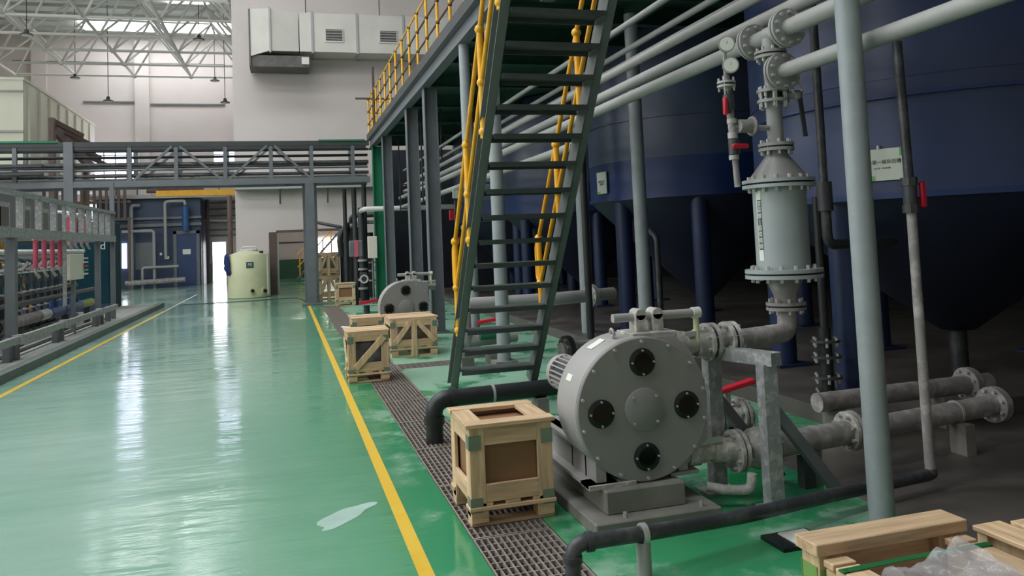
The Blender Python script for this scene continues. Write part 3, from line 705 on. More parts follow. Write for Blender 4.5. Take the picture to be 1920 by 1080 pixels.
c_, n_, tx = plate_on(6.62,11.7,1.8,a_,2.42,.3,.3,.03)
sg, R4 = board('notice_board', 'small pale name board low on the two-tone navy tank', c_, n_, tx, .3, .34, 'paper')
text_mesh('lettering', '脱硅第二级\n反应槽', .04, 'ink', sg, c_+n_*.003, R4)
patch(sg,c_,n_,tx,-.15,-.05,-.17,-.13,'paper_green','green_corner')

# ================================================================== HOSE PUMPS
def hose_pump(cx, fy, cz, R_, lab, flat=False, depth=.36):
    """drum housing facing -Y with its front cover at y = fy, motor behind"""
    t = thing('hose_pump', lab, 'pump', (cx,fy+.3,cz-R_), 'peristaltic hose pumps')
    by = fy + depth
    if not flat:
        MB().lathe((cx,fy+.03,cz),(0,1,0),[(0,R_*.985),(.004,R_),(depth-.05,R_),(depth-.03,R_*.985)],72).build('drum', 'pump_grey_lit', t)
        cov = MB().lathe((cx,fy,cz),(0,1,0),[(0,R_*.985),(.006,R_),(.03,R_)],72).build('front_cover', 'pump_grey', t)
        # shoulder block that carries the ports
        s_ = MB(); pr = [(cx-.08,cz+R_*.97),(cx+.24,cz+R_*.97),(cx+.34,cz+R_*.72),(cx+.42,cz+R_*.3),(cx+.42,cz-R_*.55),(cx+.25,cz-R_*.85),(cx+.0,cz-R_*.6)]
        v = [(x,fy+.05,z) for x,z in pr] + [(x,by-.05,z) for x,z in pr]; k = len(pr)
        s_.add(v, [tuple(range(k)), tuple(range(2*k-1,k-1,-1))] + [(i,i+k,(i+1)%k+k,(i+1)%k) for i in range(k)]).build('port_block', 'pump_grey_lit', t, smooth=20)
    else:
        pr = [(cx+R_*math.sin(a)*-1, cz+R_*math.cos(a)) for a in [math.radians(q) for q in range(0,181,6)]]
        pr = [(cx+R_*.86,cz+R_*.92)] + [(cx+R_*.3,cz+R_)] + pr + [(cx+R_*.86,cz-R_)]
        for nm, y0, y1, mt in (('drum',fy+.03,by,'pump_grey_lit'),('front_cover',fy,fy+.03,'pump_grey')):
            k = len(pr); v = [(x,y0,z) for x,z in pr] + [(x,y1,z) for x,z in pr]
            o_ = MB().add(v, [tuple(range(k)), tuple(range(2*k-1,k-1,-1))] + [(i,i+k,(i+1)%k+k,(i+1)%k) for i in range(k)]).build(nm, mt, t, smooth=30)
        cov = o_
    MB().bolts((cx,fy-.002,cz),(0,1,0),R_*.945,14,.009,.03).build('bolt_ring', 'bolt', cov)
    for a in (0,90,180,270):
        dx = math.sin(math.radians(a))*R_*.655; dz = math.cos(math.radians(a))*R_*.655
        if flat and a in (180,): pass
        wn = MB().lathe((cx+dx,fy-.012,cz+dz),(0,1,0),[(0,R_*.18),(.004,R_*.195),(.012,R_*.195)],32).build('inspection_window', 'black_rubber', t)
        MB().lathe((cx+dx,fy-.014,cz+dz),(0,1,0),[(0,R_*.13),(.004,R_*.135)],28).build('glass', 'glass_dark', wn)
        MB().bolts((cx+dx,fy-.014,cz+dz),(0,1,0),R_*.165,4,.006,.016,off=.5).build('bolt_ring', 'bolt', wn)
    hub = MB().lathe((cx,fy-.014,cz),(0,1,0),[(0,R_*.285),(.004,R_*.3),(.014,R_*.3)],48).build('hub_cover', 'pump_grey', t)
    MB().bolts((cx,fy-.014,cz),(0,1,0),R_*.25,4,.008,.02).build('bolt_ring', 'bolt', hub)
    # top saddle with clamp bar
    MB().bx(cx-.02,cx+.26,fy+.06,fy+.3,cz+R_-.03,cz+R_+.015).build('top_plate', 'pump_cast', t, smooth=0, bevel=.004)
    bar = MB().cyl((cx-.1,fy+.16,cz+R_+.1),(cx+.42,fy+.16,cz+R_+.1),.026,n=16).build('clamp_bar', 'pump_grey_lit', t)
    MB().cyl((cx+.42,fy+.16,cz+R_+.1),(cx+.47,fy+.16,cz+R_+.1),.033,n=16).build('bar_cap', 'pipe_white', bar)
    MB().cyl((cx+.445,fy+.16,cz+R_+.1),(cx+.445,fy+.16,cz+R_-.1),.018,n=12).build('drop_tube', 'poly_tank', bar)
    for x in (cx+.06,cx+.17):
        MB().bx(x-.035,x+.035,fy+.11,fy+.21,cz+R_+.01,cz+R_+.115).cyl((x,fy+.11,cz+R_+.115),(x,fy+.21,cz+R_+.115),.035,n=12).build('bar_bracket', 'pump_cast', t, bevel=.003)
    MB().torus((cx-.115,fy+.14,cz+R_+.02),(1,0,.2),.022,.009,16,6).build('lifting_eye', 'pump_grey_lit', t)
    # ports on the right
    for nm, pz, px, po in (('discharge_port',cz+R_*.78,cx+.26,.2),('suction_port',cz-R_*.76,cx+.26,.11)):
        p_ = MB().cyl((px,fy+po,pz),(px+.26,fy+po,pz),.06,n=18).cyl((px+.04,fy+po,pz),(px+.12,fy+po,pz),.078,n=18).build(nm, 'pump_cast', t)
        MB().beam((px+.1,fy+po-.04,pz+.06),(px+.26,fy+po-.04,pz+.07),.03,.03).build('tie_rod', 'bolt', p_); MB().beam((px+.1,fy+po+.04,pz-.06),(px+.26,fy+po+.04,pz-.07),.03,.03).build('tie_rod', 'bolt', p_)
    # motor and gearbox behind the drum
    mx, mz = cx-.2, cz+.11
    MB().cyl((mx+.02,by-.04,mz-.02),(mx+.02,by+.14,mz-.02),.13,n=20).build('gearbox', 'pump_grey_lit', t)
    mo = MB().cyl((mx,by+.12,mz),(mx,by+.42,mz),.098,n=24).build('motor', 'steel_dark', t)  # dark body colour stands in for shade between the fins
    fn = MB()
    for k in range(22):
        a = 2*math.pi*k/22; c_ = Vector((mx+math.cos(a)*.106,by+.26,mz+math.sin(a)*.106))
        fn.beam(c_-Vector((0,.12,0)), c_+Vector((0,.12,0)), .008, .024, up=(math.cos(a),0,math.sin(a)))
    fn.build('cooling_fins', 'pump_grey_lit', mo, smooth=0)
    MB().lathe((mx,by+.38,mz),(0,1,0),[(0,.118),(.06,.118),(.1,.1),(.11,.06)],28).build('fan_cover', 'pump_grey_lit', mo)
    MB().torus((mx+.02,by+.2,mz+.13),(0,1,0),.018,.007,14,6).build('lifting_eye', 'pump_grey_lit', mo)
    # skid
    sz = cz-R_
    MB().bx(cx-.3,cx-.24,fy+.03,by+.62,sz+.02,sz+.2).bx(cx-.36,cx-.18,fy+.0,by+.62,sz+.0,sz+.02).bx(cx-.34,cx-.2,fy+.1,by+.6,sz+.18,sz+.2).build('skid_rail', 'pump_grey_lit', t, smooth=0)
    MB().bx(cx+.16,cx+.34,fy+.03,by+.62,sz+.0,sz+.02).bx(cx+.22,cx+.28,fy+.05,by+.62,sz+.02,sz+.2).build('skid_rail', 'pump_grey_lit', t, smooth=0)
    for y in (fy+.18,fy+.4):
        MB().add([(cx-.3,y,sz+.02),(cx-.05,y,sz+.02),(cx-.3,y,sz+.26),(cx-.3,y+.02,sz+.02),(cx-.05,y+.02,sz+.02),(cx-.3,y+.02,sz+.26)],[(0,1,2),(5,4,3),(0,3,4,1),(1,4,5,2),(2,5,3,0)]).build('gusset', 'pump_grey', t, smooth=0)
    MB().bx(cx-.36,cx-.08,fy-.02,fy+.12,sz-.004,sz+.02).build('foot', 'pump_cast', t, smooth=0)
    MB().bx(cx-.245,cx-.235,by+.06,by+.16,sz+.05,sz+.17).build('name_plate', 'paper', t, smooth=0)
    return t
PCX, PFY, PCZ, PR = 1.945, 4.2, .605, .405
P1 = hose_pump(PCX, PFY, PCZ, PR, 'large grey drum-shaped hose pump with four round windows on a two-step plinth')
# paper stickers left on the drum
for q, w_ in ((28,.05),(64,.02)):
    a = math.radians(q); n_ = Vector((-math.sin(a),0,math.cos(a))); tx = Vector((math.cos(a),0,math.sin(a)))
    c_ = Vector((PCX,PFY+.22,PCZ)) + n_*(PR+.0015)
    MB().add([c_+tx*i*w_+Vector((0,j*.04,0)) for i,j in ((-1,-1),(1,-1),(1,1),(-1,1))],[(0,1,2,3)]).build('sticker', 'paper', P1, smooth=0)
P2 = hose_pump(1.86, 12.8, .58, .42, 'far grey hose pump standing behind the timber crates', flat=True)

t = thing('pump_plinth', 'two-step concrete plinth under the large drum pump', 'plinth', (1.95,4.9,0))
MB().bx(1.55,2.3,4.02,5.75,0,.07).build('lower_step', 'concrete', t, smooth=0, bevel=.006)
MB().bx(1.66,2.14,4.13,5.6,.07,.197).build('upper_step', 'concrete', t, smooth=0, bevel=.006)
for x,y in ((1.74,4.07),(2.2,4.07),(2.22,4.4)): MB().cyl((x,y,.07),(x,y,.1),.012,n=6).build('anchor_bolt', 'bolt', t)
single('pump_plinth', MB().bx(1.5,2.3,12.85,14.0,0,.16), 'concrete', 'concrete plinth under the far hose pump behind the crates', 'plinth')

# ================================================================== DISCHARGE LINE, DAMPER AND GAUGE RISER
DXc, DY = 3.18, 4.58
pz = PCZ + PR*.78; py = PFY+.2
t = thing('discharge_pipe', 'dusty grey flanged discharge pipe bending up from the large drum pump', 'pipe', (2.8,4.5,.9))
MB().tube([(2.42,py,pz),(2.7,py+.02,pz-.005),(DXc,DY,pz-.01),(DXc,DY,1.07)], .062, 18, .15, 8).build('elbow_pipe', 'pipe_dusty', t)
for x in (2.5,2.64): flange(t, (x,py+.01,pz), (1,0,0), .115, .022, 8, True, .012, 'pump_cast', .02)
MB().cyl((2.4,py,pz),(2.5,py,pz),.085,n=18).build('coupling', 'pump_cast', t)
flange(t, (DXc,DY,1.085), (0,0,1), .128, .02, 8, True, .01, 'pipe_dusty')
t = thing('pulsation_damper', 'pale grey-green cylindrical pulsation damper vessel standing on the discharge pipe', 'vessel', (DXc,DY,1.09))
MB().lathe((DXc,DY,1.105),(0,0,1),[(0,.075),(.05,.075),(.16,.12),(.175,.13)],32).build('lower_reducer', 'pipe_dusty', t)
flange(t, (DXc,DY,1.3), (0,0,1), .25, .024, 14, True, .013, 'damper')
MB().cyl((DXc,DY,1.325),(DXc,DY,1.87),.172,n=48).build('body', 'damper', t)
flange(t, (DXc,DY,1.895), (0,0,1), .235, .022, 14, True, .013, 'damper')
MB().lathe((DXc,DY,1.918),(0,0,1),[(0,.19),(.02,.185),(.16,.078),(.2,.07)],36).build('upper_cone', 'pump_grey', t)
flange(t, (DXc,DY,2.14), (0,0,1), .115, .02, 8, True, .011, 'pipe_grey')
# vertical label strip wrapped on the body
def curved(cx, cy, R_, a0, a1, z0, z1, n=6):
    b_ = MB(); v = []; f = []
    for i in range(n+1):
        a = a0 + (a1-a0)*i/n; v += [(cx+R_*math.cos(a),cy+R_*math.sin(a),z0),(cx+R_*math.cos(a),cy+R_*math.sin(a),z1)]
    for i in range(n): f.append((2*i,2*i+2,2*i+3,2*i+1))
    return b_.add(v, f)
aL = math.atan2(0-DY, 0-DXc) - math.radians(50)
curved(DXc,DY,.1735,aL-.13,aL+.13,1.39,1.85).build('label_strip', 'paper', t)
curved(DXc,DY,.1745,aL-.09,aL+.13,1.46,1.79).build('label_print', 'strip_dark', t)
n_ = Vector((math.cos(aL),math.sin(aL),0)); tx = Vector((-n_.y,n_.x,0)); z = Vector((0,0,1))
R4 = Matrix(((0,tx.x,n_.x,0),(0,tx.y,n_.y,0),(-1,0,n_.z,0),(0,0,0,1)))
text_mesh('label_lettering', '脱硅第一级软管泵', .04, 'letter_white', t, Vector((DXc,DY,1.625))+n_*.1752+tx*.002, R4)
# riser
t = thing('damper_riser', 'pale grey flanged riser pipe with tees above the damper', 'pipe', (DXc,DY,2.16))
MB().cyl((DXc,DY,2.16),(DXc,DY,2.44),.052,n=20).build('spool', 'pipe_grey', t)
flange(t, (DXc,DY,2.44), (0,0,1), .105, .02, 8, False, .01, 'pipe_grey')
MB().ring((DXc,DY,2.455),(0,0,1),.045,.06,.06,18).build('valve_ring', 'steel_dark', t)
MB().bolts((DXc,DY,2.48),(0,0,1),.09,6,.009,.14).build('tie_bolts', 'bolt', t)
flange(t, (DXc,DY,2.51), (0,0,1), .105, .02, 8, False, .01, 'pipe_grey')
MB().cyl((DXc,DY,2.52),(DXc,DY,2.75),.05,n=20).build('tee_body', 'pipe_grey', t)
MB().cyl((DXc+.005,DY,2.63),(DXc+.01,DY-.12,2.63),.048,n=18).build('tee_branch', 'pipe_grey', t)
flange(t, (RX,DY-.1,2.63), (0,1,0), .125, .02, 10, True, .011, 'pipe_grey')
flange(t, (DXc,DY,2.765), (0,0,1), .105, .018, 8, True, .01, 'pipe_grey')
MB().cyl((DXc,DY,2.78),(DXc,DY,2.9),.052,n=18).sphere((DXc,DY,2.9),.058,14).build('top_tee', 'pipe_grey', t)
MB().cyl((RX,DY-.2,2.9),(RX,DY+.22,2.9),.056,n=18).build('cross_branch', 'pipe_grey', t)
flange(t, (RX,DY-.18,2.9), (0,1,0), .125, .02, 10, True, .011, 'pipe_grey')
flange(t, (RX,DY+.2,2.9), (0,1,0), .125, .02, 10, True, .011, 'pipe_grey')
# butterfly valve lever hanging at the side
vl = MB().cyl((DXc+.05,DY-.05,2.48),(DXc+.13,DY-.08,2.48),.025,n=10).sphere((DXc+.13,DY-.08,2.48),.035,8).build('valve_stem', 'pipe_dusty', t)
MB().beam((DXc+.14,DY-.09,2.5),(DXc+.16,DY-.1,2.2),.03,.012).build('lever', 'steel_dark', vl)
MB().torus((DXc+.13,DY-.09,2.52),(0,1,0),.04,.008,12,5).build('chain_guide', 'bolt', vl)
# gauge branch
GX = 2.86
t = thing('gauge_branch', 'small dusty gauge branch pipe with red ball valves beside the damper riser', 'pipe', (GX,DY,1.88))
MB().cyl((GX+.01,DY,1.88),(GX,DY,2.13),.02,n=12).build('drain_tube', 'pipe_dusty', t)
MB().cyl((GX,DY,2.16),(GX-.03,DY,2.62),.024,n=12).build('standpipe', 'pipe_dusty', t)
for zz, dx in ((2.145,0),(2.44,-.02)):
    vb = MB().cyl((GX+dx,DY,zz-.05),(GX+dx,DY,zz+.05),.036,n=12).cyl((GX+dx,DY,zz-.075),(GX+dx,DY,zz-.05),.028,n=6).cyl((GX+dx,DY,zz+.05),(GX+dx,DY,zz+.075),.028,n=6).build('ball_valve', 'pvc_dark', t)
    if zz < 2.3: MB().box((GX+dx+.02,DY-.045,zz),(.12,.02,.032)).build('red_handle', 'red', vb, bevel=.006)
    else: MB().box((GX+dx-.045,DY-.03,zz-.03),(.026,.03,.115)).build('red_handle', 'red', vb, bevel=.006)
for a,b_ in ((2.06,2.09),(2.2,2.24),(2.3,2.33)): MB().cyl((GX-.005,DY,a),(GX-.005,DY,b_),.032,n=12).build('union_nut', 'pvc_light', t)
flange(t, (GX-.03,DY,2.56), (0,0,1), .06, .014, 4, True, .007, 'pvc_light')
MB().cyl((GX,DY,2.28),(DXc-.04,DY,2.27),.018,n=10).build('side_tube', 'pipe_grey', t)
MB().cyl((GX+.03,DY-.02,2.28),(GX+.13,DY-.02,2.28),.045,n=14).torus((GX+.13,DY-.02,2.28),(1,0,0),.055,.012,14,6).build('union', 'pipe_dusty', t)
MB().tube([(GX-.03,DY,2.6),(GX-.03,DY,2.7),(GX-.03,DY+.0,2.78)],.014,8).build('gauge_pipe', 'pipe_dusty', t)
for i, (zz, nm) in enumerate(((2.82,'upper round pressure gauge with pale dial on the gauge branch'),(2.68,'lower round pressure gauge with grey dial on the gauge branch'))):
    g_ = thing('pressure_gauge', nm, 'gauge', (GX-.03+.02*i,DY-.03,zz), 'pressure gauges')
    d_ = Vector((-.45,-1,.0)).normalized(); c_ = Vector((GX-.03+.02*i,DY-.03,zz))
    MB().lathe(c_, d_, [(-.02,.05),(.012,.054),(.02,.054)], 24).build('case', 'pipe_grey', g_)
    MB().lathe(c_+d_*.0195, d_, [(0,.045),(.002,.045)], 24).build('dial', 'paper', g_)
    MB().beam(c_+d_*.0225, c_+d_*.0225+Vector((.01,0,.035)), .003,.002).build('needle', 'ink', g_)

# ================================================================== STEEL SUPPORT STAND
t = thing('pipe_support_stand', 'welded galvanised steel stand under the discharge pipe beside the pump', 'pipe support', (2.6,4.25,0))
PA, PB = Vector((2.54,4.47,0)), Vector((2.66,4.06,0)); zt = .82
for p_ in (PA, PB):
    MB().bx(p_.x-.045,p_.x-.035,p_.y-.04,p_.y+.04,.015,zt).bx(p_.x-.035,p_.x+.045,p_.y-.04,p_.y-.03,.015,zt).build('post', 'galvanised', t, smooth=0)
MB().beam(PA+Vector((-.03,.1,zt+.03)), PB+Vector((.03,-.06,zt+.03)), .09,.075).build('top_beam', 'galvanised', t, smooth=0)
for p_, dy in ((PA,0), (PB,0)):
    MB().beam(p_+Vector((.03,dy,.56)), p_+Vector((.44,dy,.03)), .06,.06,(0,1,0)).build('diagonal_brace', 'steel_grey', t, smooth=0)
MB().bx(PA.x-.12,PA.x+.1,PA.y-.09,PA.y+.07,0,.015).build('base_plate', 'galvanised', t, smooth=0)
MB().bx(PB.x-.08,PB.x+.1,PB.y-.07,PB.y+.07,0,.015).build('base_plate', 'galvanised', t, smooth=0)
MB().bx(3.02,3.1,4.27,4.34,0,.19).build('short_post', 'steel_dark', t, smooth=0)

# ================================================================== SUCTION LINE
sz = PCZ - PR*.76; sy = PFY+.1
t = thing('suction_pipe', 'crusted grey flanged suction pipe running from the foot of the drum pump', 'pipe', (3.2,4.5,.1))
MB().cyl((2.42,sy+.01,sz),(2.62,sy,sz-.02),.07,n=18).build('inlet_spool', 'pump_cast', t)
flange(t, (2.58,sy,sz-.02), (1,0,0), .125, .022, 8, True, .012, 'pump_cast')
MB().lathe((2.64,sy,sz-.02),(1,0,0),[(0,.085),(.05,.12),(.13,.125),(.135,.145),(.16,.145)],24).build('reducer', 'pump_cast', t)
MB().bolts((2.785,sy,sz-.02),(1,0,0),.125,8,.012,.08).build('bolt_ring', 'bolt', t)
MB().cyl((2.8,sy,sz-.02),(3.6,sy+.16,sz-.04),.075,n=20).build('pipe_run', 'pipe_dusty', t)
flange(t, (3.5,sy+.14,sz-.03), (1,0,0), .125, .024, 8, True, .012, 'pump_cast')
MB().cyl((3.6,sy+.16,sz-.04),(4.95,sy+.3,sz-.02),.072,n=20).build('pipe_run', 'pipe_dusty', t)
flange(t, (4.85,sy+.29,sz-.02), (1,.1,0), .125, .024, 8, True, .012, 'pipe_dusty')
MB().ring((4.45,sy+.25,sz-.028),(1,.1,0),.072,.08,.02,20).build('pipe_band', 'bolt', t)
for x in (3.15,4.45): MB().bx(x-.04,x+.04,sy+.02+.1*(x > 4),sy+.16+.1*(x > 4),0,sz-.09).build('pipe_foot', 'concrete', t, smooth=0)
MB().tube([(2.32,4.22,.12),(2.44,4.16,.1),(2.56,4.13,.1),(2.57,4.13,.19)],.028,10).build('drain_cock', 'pump_cast', t)
t = thing('butterfly_valve', 'butterfly valve with red lever behind the support stand', 'valve', (2.95,5.0,.1))
MB().cyl((2.78,5.0,.3),(3.12,5.0,.3),.075,n=18).build('body', 'pump_cast', t)
flange(t, (2.86,5.0,.3), (1,0,0), .12, .02, 8, True, .012, 'pump_cast'); flange(t, (3.05,5.0,.3), (1,0,0), .12, .02, 8, True, .012, 'pump_cast')
MB().cyl((2.95,5.0,.37),(2.95,5.0,.47),.025,n=10).build('stem', 'bolt', t)
MB().beam((2.86,4.98,.48),(3.14,4.96,.54),.06,.035).build('red_lever', 'red', t, smooth=0, bevel=.006)
MB().bx(2.9,3.0,4.95,5.05,0,.23).build('foot', 'steel_dark', t, smooth=0)
# second large pipe lying further back under the near tank
t = thing('drain_pipe', 'fat dusty pipe lying on the floor under the tank with the notice board', 'pipe', (4.4,5.1,.1))
MB().cyl((3.75,5.1,.3),(5.4,5.15,.3),.07,n=18).build('pipe_run', 'pipe_dusty', t)
flange(t, (5.2,5.15,.3), (1,0,0), .13, .024, 8, True, .012, 'pipe_dusty')
for x in (3.9,4.9): MB().bx(x-.05,x+.05,5.04,5.18,0,.24).build('pipe_foot', 'concrete', t, smooth=0)
t = thing('flanged_valve', 'dark flanged valve body standing beside the near round column', 'valve', (4.35,5.75,.14))
MB().cyl((4.35,5.75,.14),(4.35,5.75,.75),.05,n=14).build('body', 'pipe_black', t)
for z_ in (.2,.33,.5,.63): flange(t, (4.35,5.75,z_), (0,0,1), .12, .018, 6, False, .012, 'pvc_dark')
MB().cyl((4.35,5.75,.75),(4.35,5.75,1.85),.035,n=10).build('upstand', 'pipe_black', t)

# ================================================================== THIN DROP PIPE WITH RED VALVE AND FLOOR PIPE
VX, VY = 3.66, 4.0
t = thing('drop_pipe', 'thin grey drop pipe with red valve handle before the notice-board tank', 'pipe', (VX,VY,.1))
pa = at(1694,80,VY+.0); pv = at(1714,388,VY); pb = at(1748,905,VY)
MB().cyl((VX+.12,VY+.1,2.75),(VX+.1,VY+.06,1.87),.03,n=12).build('upper_tube', 'pipe_dark', t)
vb = MB().cyl((VX+.1,VY+.06,1.68),(VX+.1,VY+.06,1.86),.042,n=14).cyl((VX+.1,VY+.06,1.83),(VX+.1,VY+.06,1.88),.05,n=8).cyl((VX+.1,VY+.06,1.66),(VX+.1,VY+.06,1.71),.05,n=8).build('valve_body', 'pvc_dark', t)
MB().box((VX+.17,VY+.03,1.77),(.04,.03,.16)).build('red_handle', 'red', vb, bevel=.008)
MB().cyl((VX+.1,VY+.06,1.66),(VX,VY-.05,.12),.03,n=12).build('lower_tube', 'pipe_dusty', t)
MB().sphere((VX,VY-.05,.11),.04,10).build('floor_elbow', 'pvc_dark', t)
t = thing('floor_pipe', 'dark pipe running low across the floor in front of the pump plinth', 'pipe', (2.4,3.6,.05))
MB().tube([(1.22,3.48,-.02),(1.22,3.48,.21),(1.6,3.5,.2),(2.2,3.62,.16),(2.9,3.82,.12),(VX-.02,VY-.05,.1)],.036,14,.07,6).build('pipe_run', 'pipe_dark', t)
for k, (x,y,z_) in enumerate(((1.29,3.48,.21),(1.22,3.48,.13))):
    ax = (1,0,0) if k == 0 else (0,0,1)
    MB().ring((x,y,z_),ax,.034,.045,.03,16).build('socket_rim', 'pvc_dark', t)
MB().cyl((1.58,3.5,0),(1.58,3.5,.165),.034,n=12).build('stub_post', 'pipe_grey', t)
MB().ring((1.57,3.5,.2),(1,.05,0),.036,.048,.025,16).build('clamp', 'bolt', t)
t = thing('black_tray', 'small black plastic tray holding a white label on the green floor', 'tray', (2.46,3.6,0))
MB().bx(2.33,2.6,3.5,3.7,.0,.02).build('tray', 'tray_black', t, smooth=0); MB().bx(2.42,2.58,3.52,3.68,.02,.026).build('white_label', 'paper', t, smooth=0)

# black elbow pipe over the drain
t = thing('black_elbow_pipe', 'thick black pipe lying at the staircase foot and bending down into the drain', 'pipe', (1.6,6.45,0))
MB().tube([(1.13,6.44,-.1),(1.13,6.44,.33),(2.3,6.5,.33)],.07,18,.13,8).build('pipe_run', 'pipe_black', t)
MB().ring((1.62,6.465,.33),(1,.05,0),.07,.078,.02,20).build('pipe_band', 'bolt', t)
MB().ring((1.27,6.447,.33),(1,.05,0),.07,.084,.05,20).build('socket_rim', 'pipe_black', t)
MB().ring((1.13,6.44,.14),(0,0,1),.07,.084,.06,20).build('socket_rim', 'pipe_black', t)
MB().bx(2.0,2.1,6.4,6.58,0,.26).build('pipe_foot', 'concrete', t, smooth=0)
# grey pipes and valve under / behind the staircase
t = thing('valve_group', 'grey pipes with red-levered valve behind the staircase foot', 'pipework', (2.4,10.0,0))
MB().cyl((2.22,10.15,.0),(2.22,10.15,.75),.09,n=18).build('stand_pipe', 'pipe_grey', t)
MB().cyl((2.22,10.15,.3),(2.95,10.3,.3),.075,n=16).build('pipe_run', 'pipe_grey', t)
MB().tube([(2.22,10.5,.75),(3.6,10.5,.75),(4.6,10.8,.75)],.09,14).build('pipe_run', 'pipe_grey', t)
flange(t, (4.2,10.66,.75), (1,.3,0), .16, .03, 8, True, .014, 'pipe_grey')
MB().cyl((2.4,10.05,.38),(2.62,10.05,.38),.06,n=12).build('valve_body', 'steel_green', t)
MB().beam((2.36,10.0,.55),(2.62,10.0,.58),.06,.04).build('red_lever', 'red', t, smooth=0)
MB().cyl((2.1,10.0,.28),(2.16,10.0,.28),.07,n=12).build('pipe_end', 'pipe_black', t)
for x in (2.22,2.6): MB().bx(x-.08,x+.08,10.0,10.3,0,.12).build('block', 'concrete', t, smooth=0)
t = thing('cross_pipe', 'grey flanged pipe lying behind the motor of the large drum pump', 'pipe', (2.9,7.9,.3))
MB().cyl((2.75,7.9,.42),(4.2,8.1,.42),.085,n=18).build('pipe_run', 'pipe_dusty', t)
flange(t, (2.82,7.91,.42), (1,.13,0), .15, .026, 8, True, .014, 'pvc_dark'); flange(t, (3.4,7.99,.42), (1,.13,0), .15, .026, 8, True, .014, 'pvc_dark')
for x in (3.1,3.9): MB().bx(x-.05,x+.05,7.9,8.1,0,.34).build('pipe_foot', 'steel_dark', t, smooth=0)
single('vertical_pipe', MB().cyl((3.75,9.6,0),(3.75,9.6,DZ-.3),.045,n=12), 'pipe_black', 'thin black vertical pipe between staircase and two-tone tank', 'pipe')
single('vertical_pipe', MB().tube([(1.0+3.9,9.9,.14),(4.9,9.9,1.55),(4.9,10.4,1.75)],.04,10), 'pipe_dark', 'thin dark pipe rising behind the round column', 'pipe')
t = thing('level_pipe', 'dark valve and pipe elbow between damper and notice-board tank', 'pipe', (4.2,5.3,1.4))
MB().cyl((4.13,5.35,3.6),(4.13,5.35,1.95),.035,n=10).build('upper_tube', 'pipe_dark', t)
MB().cyl((4.13,5.35,1.72),(4.13,5.35,1.95),.06,n=12).build('valve_body', 'pvc_dark', t)
MB().tube([(4.13,5.35,1.72),(4.13,5.35,1.45),(4.9,5.5,1.45)],.04,12).build('lower_elbow', 'pipe_dark', t)

